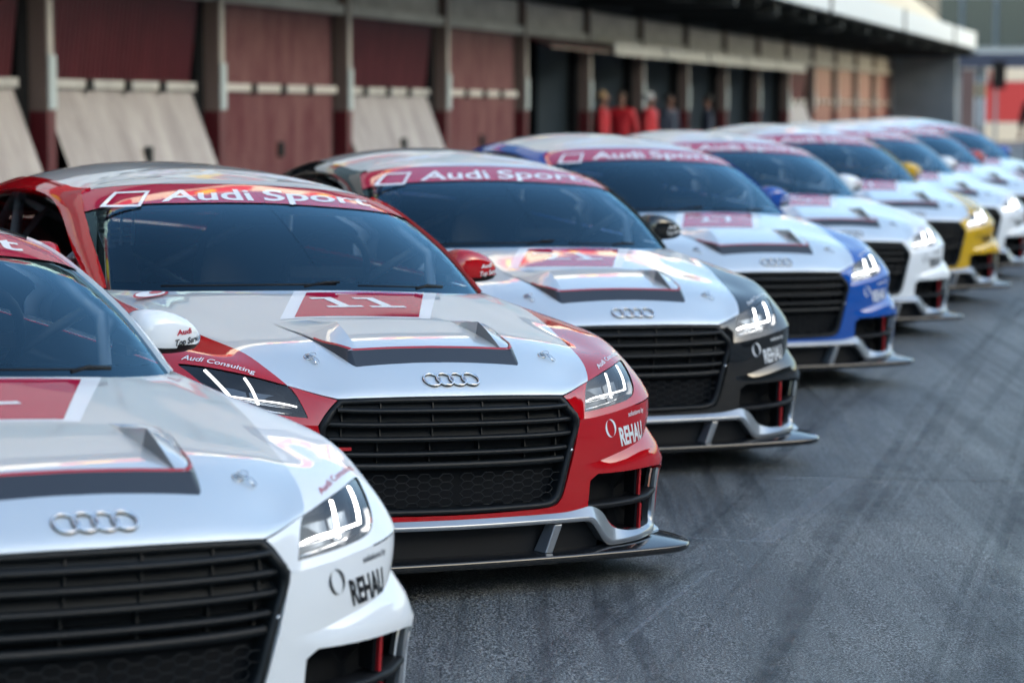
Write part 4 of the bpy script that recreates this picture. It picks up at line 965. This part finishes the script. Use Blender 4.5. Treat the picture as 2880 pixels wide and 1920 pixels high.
    S0 = [(0,.398),(.14,.397),(.262,.393),(.284,.398),(.297,.425),(.312,.47),(.330,.53),(.352,.62),(.375,.70),(.388,.765)]
    lift = [.022,.022,.023,.026,.026,.020,.008,.002,.001,.0005]; back_ = [.050,.050,.050,.046,.030,.016,.008,.004,.002,0]
    lo_ = [(x, y, zh(x, y)-.002) for x, y in S0]
    tp_ = [(x*(1-.0*k) - .006*(k > 2), y+back_[k], zh(x, y+back_[k])+lift[k]) for k, (x, y) in enumerate(S0)]
    ss = lambda c_: [tuple(p) for p in smooth_loop(c_, 4)]
    s_m = MB(); s_m.strip([ss(lo_), ss(tp_)], 0); 
    lip = ss(tp_); lip2 = [(x*.992, y+.004, z+.006) for x, y, z in lip]; lip3 = [(x*.988, y+.010, z+.004) for x, y, z in lip]
    cut_ = int(len(lip)*.74)
    s_m.strip([lip[:cut_], lip2[:cut_], lip3[:cut_]], 1)
    # floor and shoulders
    fl_x = [0,.12,.22,.245]; fy = np.array([.452, .480, .515, .555, .60, .645, .69, .735, .775])
    floor = [[(x, y, zh(x, y) + .019*(1-(k/8.0)**1.1) + .001) for x in fl_x] for k, y in enumerate(fy)]
    s_m.strip(floor, 2)
    sh = []; zf = [zh(x, .446)+.0235 for x in (.245, .25, .27, .295)]
    sh.append([(.245,.446,zf[0]), (.25,.446,zf[1]), (.272,.442,zf[2]), (.292,.436,zf[3])])
    lipn = [p for p in lip3 if p[0] > .24]
    inner = []; outer_ = []
    for k, y in enumerate(fy):
        # shoulder crest from lip line at this y
        cand = min(lipn, key=lambda p: abs(p[1]-y)); t = k/8.0
        zc2 = floor[k][-1][2] + (.002, .009, .019, .030, .039, .026, .015, .006, .001)[k]
        sh.append([floor[k][-1], (.250, y, zc2), (.5*(.25+cand[0]), y, zc2*.5+cand[2]*.5+.003), (cand[0], y, max(cand[2]-.002, zh(cand[0], y)+.001))])
    s_m.strip([r_[:2] for r_ in sh[:6]], 3, False); s_m.strip([r_[:2] for r_ in sh[5:]], 2); s_m.strip([r_[1:] for r_ in sh], 2)
    s_m.mirror(); s_m.build('bonnet_scoop', [SCOOPDARK, REDTRIM, SILVER, FINGREY], root)
    # wipers
    wm = MB()
    def ws_pt(x, h, d=.012):
        u_ = GR.inv([(abs(x), 1.15+.25*abs(x)**2/.5, .86+h)])[0]; p = GR.pos([(u_[0], h)])[0] + GR.nrm([(u_[0], h)])[0]*d; p[0] *= 1 if x >= 0 else -1; return tuple(p)
    wm.tube([ws_pt(-.10,.006), ws_pt(-.02,.018,.02), ws_pt(.03,.020,.02)], .005, 6)
    wm.tube([ws_pt(.02,.018), ws_pt(-.2,.015), ws_pt(-.42,.014), ws_pt(-.55,.012)], .0035, 6)
    wm.tube([ws_pt(.33,.006), ws_pt(.38,.016,.018), ws_pt(.45,.016,.016)], .006, 6)
    wm.tube([ws_pt(.42,.016), ws_pt(.25,.014), ws_pt(.10,.013)], .003, 6)
    wm.build('wiper', [BLACKP], root)
    cw = MB(); cw.strip([[(x, .9*0+1.13+.5*x*x+.0, .846-.03*x*x) for x in np.linspace(-.7,.7,12)], [(x, 1.20+.5*x*x, .835-.03*x*x) for x in np.linspace(-.7,.7,12)]]); cw.build('cowl', [BLACKP], root)

    # door mirrors ---------------------------------------------------------------
    for sgn in (1, -1):
        mr = MB(); secs = []
        xs_m = [.745,.76,.785,.82,.86,.90,.935,.962,.974]
        top = [.930,.958,.966,.966,.958,.944,.924,.902,.890]; bot = [.860,.852,.848,.846,.847,.850,.856,.866,.874]
        y0m = [1.640,1.626,1.614,1.611,1.618,1.632,1.656,1.688,1.714]; y1m = [1.735]*9
        for k, x in enumerate(xs_m):
            zc_, hz_ = (top[k]+bot[k])/2, (top[k]-bot[k])/2; sec = []
            for a_ in np.linspace(0, 2*math.pi, 29)[:-1]:
                ca, sa = math.cos(a_), math.sin(a_); ex = .62
                yy = (abs(ca)**ex)*(1 if ca > 0 else -1); zz = (abs(sa)**.8)*(1 if sa > 0 else -1)
                y_ = (y1m[k]) - (y1m[k]-y0m[k])*(.5+.5*yy)
                sec.append((x*sgn, y_, zc_ + hz_*zz))
            secs.append(sec)
        mr.strip(secs, 0, close=True); c1 = tuple(np.mean(secs[-1], 0) + np.array([.006*sgn, 0, 0])); c0_ = tuple(np.mean(secs[0], 0))
        mr.add([c1] + secs[-1], [(0, k+1, (k+1) % 28+1) for k in range(28)], 0, True); mr.add([c0_] + secs[0], [(0, (k+1) % 28+1, k+1) for k in range(28)], 0, True)
        mo = mr.build('door_mirror', [P['red'], BLACKP], root); slots.setdefault('mirror', []).append(mo)
        for pl_ in mo.data.polygons:
            if pl_.center.z < .862 + (abs(pl_.center.x)-.75)*.06 : pl_.material_index = 1
        ft = MB(); ft.hexa([(.70*sgn,1.60,.848),(.79*sgn,1.645,.852),(.79*sgn,1.70,.852),(.70*sgn,1.70,.848),(.70*sgn,1.61,.874),(.79*sgn,1.645,.868),(.79*sgn,1.69,.868),(.70*sgn,1.69,.874)]); fo = ft.build('mirror_foot', [BLACKP], mo)
        tx = MB()
        for s_, q, mi in (('Audi', [(.852,1.5,.898),(.908,1.5,.904),(.908,1.5,.922),(.850,1.5,.916)], 0), ('Top Service', [(.848,1.5,.868),(.962,1.5,.882),(.962,1.5,.904),(.848,1.5,.890)], 1)):
            v, f = text_mesh(s_, .03, .12); v = norm01(v, -.1, .78); vs = []
            for a_, b_ in v:
                if sgn < 0: a_ = 1-a_
                x = (q[0][0]*(1-a_)+q[1][0]*a_); z = (q[0][2]*(1-a_)+q[1][2]*a_)*(1-b_) + (q[3][2]*(1-a_)+q[2][2]*a_)*b_
                zc_ = np.interp(x, xs_m, (np.array(top)+np.array(bot))/2); hz_ = np.interp(x, xs_m, (np.array(top)-np.array(bot))/2)
                zz = min(abs((z-zc_)/hz_), .995)**(1/.8); ca = math.sqrt(max(0, 1-zz*zz))**.62
                y0_ = np.interp(x, xs_m, y0m); y_ = 1.735 - (1.735-y0_)*(.5+.5*ca)
                vs.append((x*sgn, y_-.0022, z))
            tx.add(vs, f if sgn > 0 else [q_[::-1] for q_ in f], mi)
        to = tx.build('mirror_lettering', [WHITEFILM, WHITEFILM], mo); slots.setdefault('mtext', []).append(to)

    # wheels ---------------------------------------------------------------------
    for yc in (.875, 3.375):
        for sgn in (1, -1):
            tm = MB(); hw_ = .118; xo = .868 if yc < 2 else .872
            cx = (xo - hw_)*sgn; rr = .318
            tm.lathe([(-hw_,.215),(-hw_,.235),(-hw_*1.02,.275),(-hw_*.93,.305),(-hw_*.8,rr),(hw_*.8,rr),(hw_*.93,.305),(hw_*1.02,.275),(hw_,.235),(hw_,.215)], 'x', (cx, yc, rr), 48)
            wo_ = tm.build('wheel', [RUBBER], root)
            rm = MB(); o_x = hw_*.9*sgn
            rm.lathe([(o_x,.228),(o_x*.98,.215),(o_x*.5,.205),(-o_x,.205)], 'x', (cx, yc, rr), 40)
            rm.lathe([(o_x*.7,.0),(o_x*.72,.03),(o_x*.5,.05)], 'x', (cx, yc, rr), 20)
            for k in range(10):
                a_ = 2*math.pi*k/10; d = Vector((0, math.cos(a_), math.sin(a_))); e = Vector((0, -math.sin(a_), math.cos(a_))); c_ = Vector((cx, yc, rr)); X_ = Vector((sgn, 0, 0))
                a0, a1 = c_ + d*.03 + X_*hw_*.62, c_ + d*.215 + X_*hw_*.85
                rm.hexa([a0-e*.016, a0+e*.016, a0+e*.016-X_*.03, a0-e*.016-X_*.03, a1-e*.011, a1+e*.011, a1+e*.011-X_*.03, a1-e*.011-X_*.03])
            rm.build('rim', [RIM], wo_)
            dm = MB(); dm.lathe([(0,.0),(0,.17),(-.02*sgn,.17)], 'x', (cx+.02*sgn, yc, rr), 28); dm.build('brake_disc', [STEEL], wo_)
    # underbody and wheel wells
    ub = MB(); ub.box((0, 2.25, .22), (.58, 1.70, .10)); ub.box((0, 2.1, .36), (.58, 1.1, .24)); ub.box((0, 1.05, .42), (.50, .45, .14)); ub.box((0, 3.55, .42), (.55, .4, .2)); ub.box((0, 2.15, .16), (.84, .80, .03))
    for yc in (.875, 3.375):
        rows = []
        for a_ in np.linspace(0, math.pi, 17): rows.append([(.60, yc-.36*math.cos(a_), .30+.36*math.sin(a_)), (.862, yc-.36*math.cos(a_), .30+.36*math.sin(a_))])
        ub.strip(rows); m_ = MB(); m_.strip([[(-x, y, z) for x, y, z in r_] for r_ in rows]); ub.add(m_.v, m_.f, 0, True)
    ub.build('underbody', [DARK], root)
    # cabin -----------------------------------------------------------------------
    db = MB(); db.strip([[(x, 1.24+.30*x*x, .815) for x in np.linspace(-.68,.68,14)], [(x, 1.45+.15*x*x, .835) for x in np.linspace(-.66,.66,14)], [(x, 1.66, .80) for x in np.linspace(-.66,.66,14)], [(x, 1.72, .62) for x in np.linspace(-.66,.66,14)]])
    db.build('dashboard', [DARK], root)
    for sx in (.36, -.36):
        sm_ = MB()
        sec = [(2.42,.42,.24),(2.52,.50,.26),(2.58,.66,.25),(2.63,.82,.235),(2.66,.93,.20),(2.68,1.01,.13),(2.69,1.05,.08)]
        sm_.strip([[(sx-w_, y-.14, z), (sx-w_*.92, y-.02, z), (sx-w_*.4, y+.03, z), (sx+w_*.4, y+.03, z), (sx+w_*.92, y-.02, z), (sx+w_, y-.14, z)] for y, z, w_ in sec])
        sm_.strip([[(sx-.25, y, z+.10), (sx-.20, y, z), (sx+.20, y, z), (sx+.25, y, z+.10)] for y, z in ((1.95,.45), (2.2,.42), (2.44,.44))])
        sm_.build('seat', [SEATM], root)
    cg = MB()
    for sx in (1, -1):
        cg.tube([(.64*sx,1.55,.60), (.63*sx,1.62,.95), (.57*sx,1.92,1.085), (.555*sx,2.2,1.13), (.55*sx,2.62,1.13), (.56*sx,2.66,.9), (.60*sx,2.68,.4)], .02, 8)
        cg.tube([(.55*sx,2.62,1.12), (.45*sx,3.3,.85)], .018, 8); cg.tube([(.56*sx,2.64,1.08), (-.45*sx,2.66,.60)], .016, 8)
        cg.tube([(.63*sx,1.66,.98), (.60*sx,2.6,.62)], .016, 8)
    cg.tube([(-.55,2.62,1.12), (.55,2.62,1.12)], .018, 8); cg.tube([(-.56,1.93,1.08), (.56,1.93,1.08)], .016, 8)
    cg.build('roll_cage', [CAGE], root)
    sw_ = MB(); sw_.tube([(.36+.165*math.cos(t), 1.90-.06*math.sin(t), .86+.15*math.sin(t)) for t in np.linspace(0, 2*math.pi, 28)[:-1]], .015, 8, closed=True); sw_.box((.36,1.90,.86), (.15,.012,.02)); sw_.build('steering_wheel', [BLACKP], root)
    im_ = MB(); im_.box((0,1.80,1.055), (.10,.02,.026)); o = im_.build('rear_view_mirror', [BLACKP], root); bevel(o, .01)
    nt_ = MB()
    for k in range(6): nt_.box((-.52+.045*k, 2.15, 1.0), (.004,.002,.07)); nt_.box((-.41, 2.15, .945+.022*k), (.12,.002,.003))
    nt_.build('window_net', [CAGE], root)
    # closed deck behind, headliner
    dk = MB(); dk.strip([[(x, 2.75, .80) for x in (-.66, 0, .66)], [(x, 3.5, .86) for x in (-.6, 0, .6)]]); dk.strip([[(x, 1.4, .34) for x in (-.66, 0, .66)], [(x, 2.9, .34) for x in (-.66, 0, .66)]]); dk.build('cabin_floor', [DARK], root)
    return root, slots, (NUMQ, on_patch)

# ---------------------------------------------------------------- people by the garages
def person(name, label, loc, rz, jacket, trousers, hair, build=1.0, arm=0.):
    root = thing(name, label, 'person', loc, rz, 'people standing at the garages')
    def skin(nm, chains, m_, par, sub=2):
        bm = bmesh.new(); lay = bm.verts.layers.skin.verify(); ed = {}; first = True
        for ch in chains:
            prev = None
            for p, r_ in ch:
                key = tuple(round(c, 3) for c in p)
                if key in ed: v = ed[key]
                else:
                    v = bm.verts.new(p); ed[key] = v; v[lay].radius = r_ if hasattr(r_, '__len__') else (r_, r_); v[lay].use_root = first; first = False
                if prev is not None and prev != v and not any(e.other_vert(prev) == v for e in prev.link_edges): bm.edges.new((prev, v))
                prev = v
        me = bpy.data.meshes.new(nm); bm.to_mesh(me); bm.free(); o = link(nm, me, par, [m_])
        o.modifiers.new('skin', 'SKIN'); s_ = o.modifiers.new('sub', 'SUBSURF'); s_.levels = s_.render_levels = sub
        for p_ in me.polygons: p_.use_smooth = True
        o.modifiers['skin'].use_smooth_shade = True
        return o
    b_ = build; hip = (0, 0, .93)
    body = [[(hip, (.15*b_,.11)), ((0,0,1.08), (.15*b_,.11)), ((0,0,1.28), (.17*b_,.12)), ((0,0,1.42), (.15*b_,.10)), ((0,0,1.50), .055), ((0,-.01,1.56), .05), ((0,-.02,1.64), (.075,.09)), ((0,-.01,1.72), (.07,.085))]]
    for s_ in (1, -1):
        body.append([(hip, .15), ((.09*s_,0,.86), .095), ((.10*s_,-.01,.48), .062), ((.10*s_,.01,.10), .042), ((.11*s_,-.12,.05), .038)])
        hx = .30*s_; hy = -.05-arm
        body.append([((0,0,1.42), .1), ((.19*s_,0,1.41), .062), ((.26*s_,.0,1.14), .046), ((.27*s_,hy,.92+arm*.6), .033), ((.27*s_,hy-.06,.86+arm*.7), .030)])
        for q in range(4): body.append([((.27*s_,hy-.06,.86+arm*.7), .030), ((.27*s_+(q-1.5)*.018,hy-.085,.815+arm*.7), .010), ((.27*s_+(q-1.5)*.019,hy-.09,.775+arm*.7), .009)])
        body.append([((.27*s_,hy-.06,.86+arm*.7), .030), ((.27*s_-.035*s_,hy-.075,.84+arm*.7), .011), ((.27*s_-.045*s_,hy-.09,.81+arm*.7), .009)])
    SK = bpy.data.materials.get('skin') or mat('skin', (.24,.12,.085), .55)
    skin('body', body, SK, root)
    jk = [[((0,0,.90), (.185*b_,.145)), ((0,0,1.1), (.185*b_,.145)), ((0,0,1.30), (.20*b_,.145)), ((0,0,1.44), (.16*b_,.115)), ((0,0,1.50), (.075,.075))]]
    for s_ in (1, -1): jk.append([((0,0,1.44), .1), ((.19*s_,0,1.42), .082), ((.265*s_,0,1.14), .068), ((.272*s_,-.04-arm*.8,.96+arm*.5), .056)])
    skin('jacket', jk, jacket, root)
    tr = [[((0,0,.95), (.165*b_,.13)), ((0,0,.88), (.165*b_,.13))]]
    for s_ in (1, -1): tr.append([((0,0,.88), .15), ((.09*s_,0,.80), .105), ((.10*s_,-.01,.48), .082), ((.10*s_,.01,.10), .07)])
    skin('trousers', tr, trousers, root)
    hm = MB(); rows = []
    for i in range(9):
        th = math.pi*.58*i/8; rows.append([(.088*math.sin(th)*math.cos(a), .012+.106*math.sin(th)*math.sin(a)*(1 if math.sin(a) > 0 else .86), 1.685+.108*math.cos(th)) for a in np.linspace(0, 2*math.pi, 25)[:-1]])
    hm.strip(rows, close=True); hm.build('hair', [hair], root)
    fm = MB(); fm.tube([(0,-.105,1.665), (0,-.125,1.635), (0,-.10,1.63)], [.010,.014,.010], 8); fm.build('nose', [SK], root)
    sh = MB()
    for s_ in (1, -1): sh.hexa([((.06)*s_+.0,-.20,0),(.15*s_,-.20,0),(.15*s_,.08,0),(.06*s_,.08,0),(.07*s_,-.17,.06),(.14*s_,-.17,.06),(.15*s_,.07,.10),(.06*s_,.07,.10)] if s_ > 0 else [(-.15,-.20,0),(-.06,-.20,0),(-.06,.08,0),(-.15,.08,0),(-.14,-.17,.06),(-.07,-.17,.06),(-.06,.07,.10),(-.15,.07,.10)])
    o = sh.build('shoe', [BLACKP], root); bevel(o, .015, 2)
    return root
JR = mat('red_jacket', (.48,.006,.016), .6); JN = mat('navy_jacket', (.012,.022,.05), .7); JK = mat('black_clothing', (.010,.011,.013), .75)
HG = mat('white_hair', (.62,.64,.66), .7); HB = mat('brown_hair', (.06,.035,.02), .7); HBL = mat('dark_hair', (.012,.010,.010), .6); HF = mat('fair_hair', (.30,.20,.10), .7)
_n = noise(JR, 6, 3); bump(JR, _n.outputs['Fac'], .3, .02)
def zb(x, y): return -.19 - .0137*(y-22.2)
people = [('person in red jacket turned sideways, leftmost at the open garages', (1.576, 40.1), 1.4, JR, JK, HF, .95),
    ('person in red jacket with brown hair, second from the left', (1.957, 41.3), -.3, JR, JK, HB, 1.05),
    ('white-haired person in red jacket standing between two garage posts', (2.594, 43.4), 1.2, JR, JK, HG, 1.1),
    ('dark-haired person in navy jacket next to the white-haired person', (3.12, 45.8), .9, JN, JK, HBL, 1.0),
    ('person in navy jacket standing alone at the garages, rightmost of the group', (4.18, 49.3), -1.6, JN, JK, HBL, 1.0)]
for lab, (x, y), rz, j, t_, h_, bb in people: person('person', lab, (x, y, zb(x, y)), rz, j, t_, h_, bb)
pr = person('person', 'person in black and red clothing cut off by the right frame edge', (9.55, 42, gz(9.55, 42)), -.5, JK, JK, HBL, 1.0)
del pr['group']

# ---------------------------------------------------------------- the row of race cars
root0, slots, (NUMQ, _op) = car_meshes()
bpy.context.view_layer.update()
POSES = {"red": [[-0.051, 6.5493, 0.0134], [[-0.51641, 0.85634, 0.00206], [0.85494, 0.51571, -0.05581], [0.04885, 0.02706, 0.99844]]],
 "white": [[-0.6991, 4.3165, 0.014], [[-0.5852, 0.81084, 0.00861], [0.80885, 0.58445, -0.0646], [0.05741, 0.03084, 0.99787]]],
 "black": [[0.5977, 8.9396, -0.0319], [[-0.41491, 0.9098, 0.01088], [0.90925, 0.41504, -0.03171], [0.03336, 0.00326, 0.99944]]],
 "blue": [[1.4998, 11.7292, -0.0515], [[-0.43804, 0.89868, 0.02204], [0.89822, 0.43855, -0.02965], [0.03631, -0.00681, 0.99932]]],
 "white2": [[2.2689, 14.3966, -0.0778], [[-0.40842, 0.91265, 0.01617], [0.91204, 0.40874, -0.0335], [0.03718, -0.00107, 0.99931]]],
 "yellow": [[3.1173, 16.9156, -0.1025], [[-0.39809, 0.91702, 0.02436], [0.91673, 0.39866, -0.026], [0.03355, -0.01198, 0.99937]]],
 "white3": [[3.9107, 19.3461, -0.1311], [[-0.41523, 0.90939, 0.02415], [0.90886, 0.41585, -0.03222], [0.03934, -0.00857, 0.99919]]],
 "red2": [[4.7201, 21.8312, -0.151], [[-0.43454, 0.90035, 0.02357], [0.89994, 0.43521, -0.02829], [0.03592, -0.00811, 0.99932]]],
 "blue2": [[5.5008, 24.194, -0.1754], [[-0.43414, 0.90053, 0.02667], [0.90021, 0.43477, -0.02671], [0.03591, -0.01162, 0.99929]]]}
CARS = [('red', 'red', '11', 'red and silver race coupe numbered 11, sharp in the middle of the picture', WHITEFILM, 0),
 ('white', 'white', '1', 'white and silver race coupe nearest the camera, cut off at bottom left', BLACKFILM, 1),
 ('black', 'black', '21', 'black and silver race coupe parked directly behind the red one', WHITEFILM, 1),
 ('blue', 'blue', '27', 'blue and silver race coupe with lit headlight, fourth in the row', WHITEFILM, 1),
 ('white2', 'white', '5', 'white race coupe parked between the blue car and the yellow car', BLACKFILM, 1),
 ('yellow', 'yellow', '7', 'yellow and silver race coupe with a yellow door mirror', BLACKFILM, 1),
 ('white3', 'white', '8', 'white race coupe parked just beyond the yellow car', BLACKFILM, 1),
 ('red2', 'red', '19', 'distant red-trimmed race coupe with a red mirror near the right edge', WHITEFILM, 1),
 ('blue2', 'blue', '4', 'farthest race coupe in the row, with a blue door mirror', WHITEFILM, 1)]
def place(root, pose):
    (x, y, z), (ax, by, cz) = pose; X = Vector(by); Yv = Vector(ax); Z = Vector(cz)
    Z.normalize(); X = (X - Z*X.dot(Z)).normalized(); Yv = Z.cross(X)
    M = Matrix((X, Yv, Z)).transposed().to_4x4(); M.translation = Vector((x, y, z)); root.matrix_world = M
def ovr(o, i, m_): sl = o.material_slots[i]; sl.link = 'OBJECT'; sl.material = m_
def copy_tree(o, parent, mp):
    c = o.copy(); C.objects.link(c); mp[o] = c
    if parent is not None: c.parent = parent
    for ch in list(o.children): copy_tree(ch, c, mp)
    return c
ONE = (np.array([(0,0),(1,0),(1,.15),(.66,.15),(.66,1),(.04,1),(.04,.85),(.38,.85),(.38,.15),(0,.15)], float), [(0,1,2,3,8,9), (8,3,4,7), (7,4,5,6)])
def number(s, root):
    n = len(s); wd = .13; x0 = -.118 if n == 2 else -.03
    for q, ch in enumerate(s):
        mb = MB(); v, f = ONE if ch == '1' else text_mesh(ch, .0, .2); v = norm01(v); xa = x0 + q*.155
        p, f = on_patch(UP, [(xa, .912, .81), (xa+wd, .918, .81), (xa+wd-.02, 1.040, .83), (xa-.02, 1.034, .83)], v, f, .0030); mb.add(p, f)
        mb.build('number_digit', [WHITEFILM], root)
copies = []
for key, col, num, lab, film, bright in CARS:
    mp = {}
    root = root0 if key == 'red' else copy_tree(root0, None, mp)
    g_ = (lambda o: o) if key == 'red' else (lambda o, mp=mp: mp[o])
    copies.append((key, col, num, lab, film, bright, root, g_))
for key, col, num, lab, film, bright, root, g_ in copies:
    if key != 'red':
        for nm in ('body', 'pillar', 'bumper'): ovr(g_(slots[nm]), 0, P[col])
        for o in slots['mirror']: ovr(g_(o), 0, P[col])
        [ovr(g_(o), 0, film) for o in slots['decal_front']]
        [ovr(g_(o), 0, REDTEXT if col == 'white' else film) for o in slots['decal_wing']]
        ovr(g_(slots['decal_name']), 0, film)
        if col == 'white':
            for o in slots['mtext']: ovr(g_(o), 0, REDTEXT); ovr(g_(o), 1, BLACKFILM)
        if bright:
            for o in slots['drl']: ovr(g_(o), 0, DRLB)
    place(root, POSES[key]); number(num, root)
    tag(root, lab, 'race car', 'race cars parked in a slanting row')
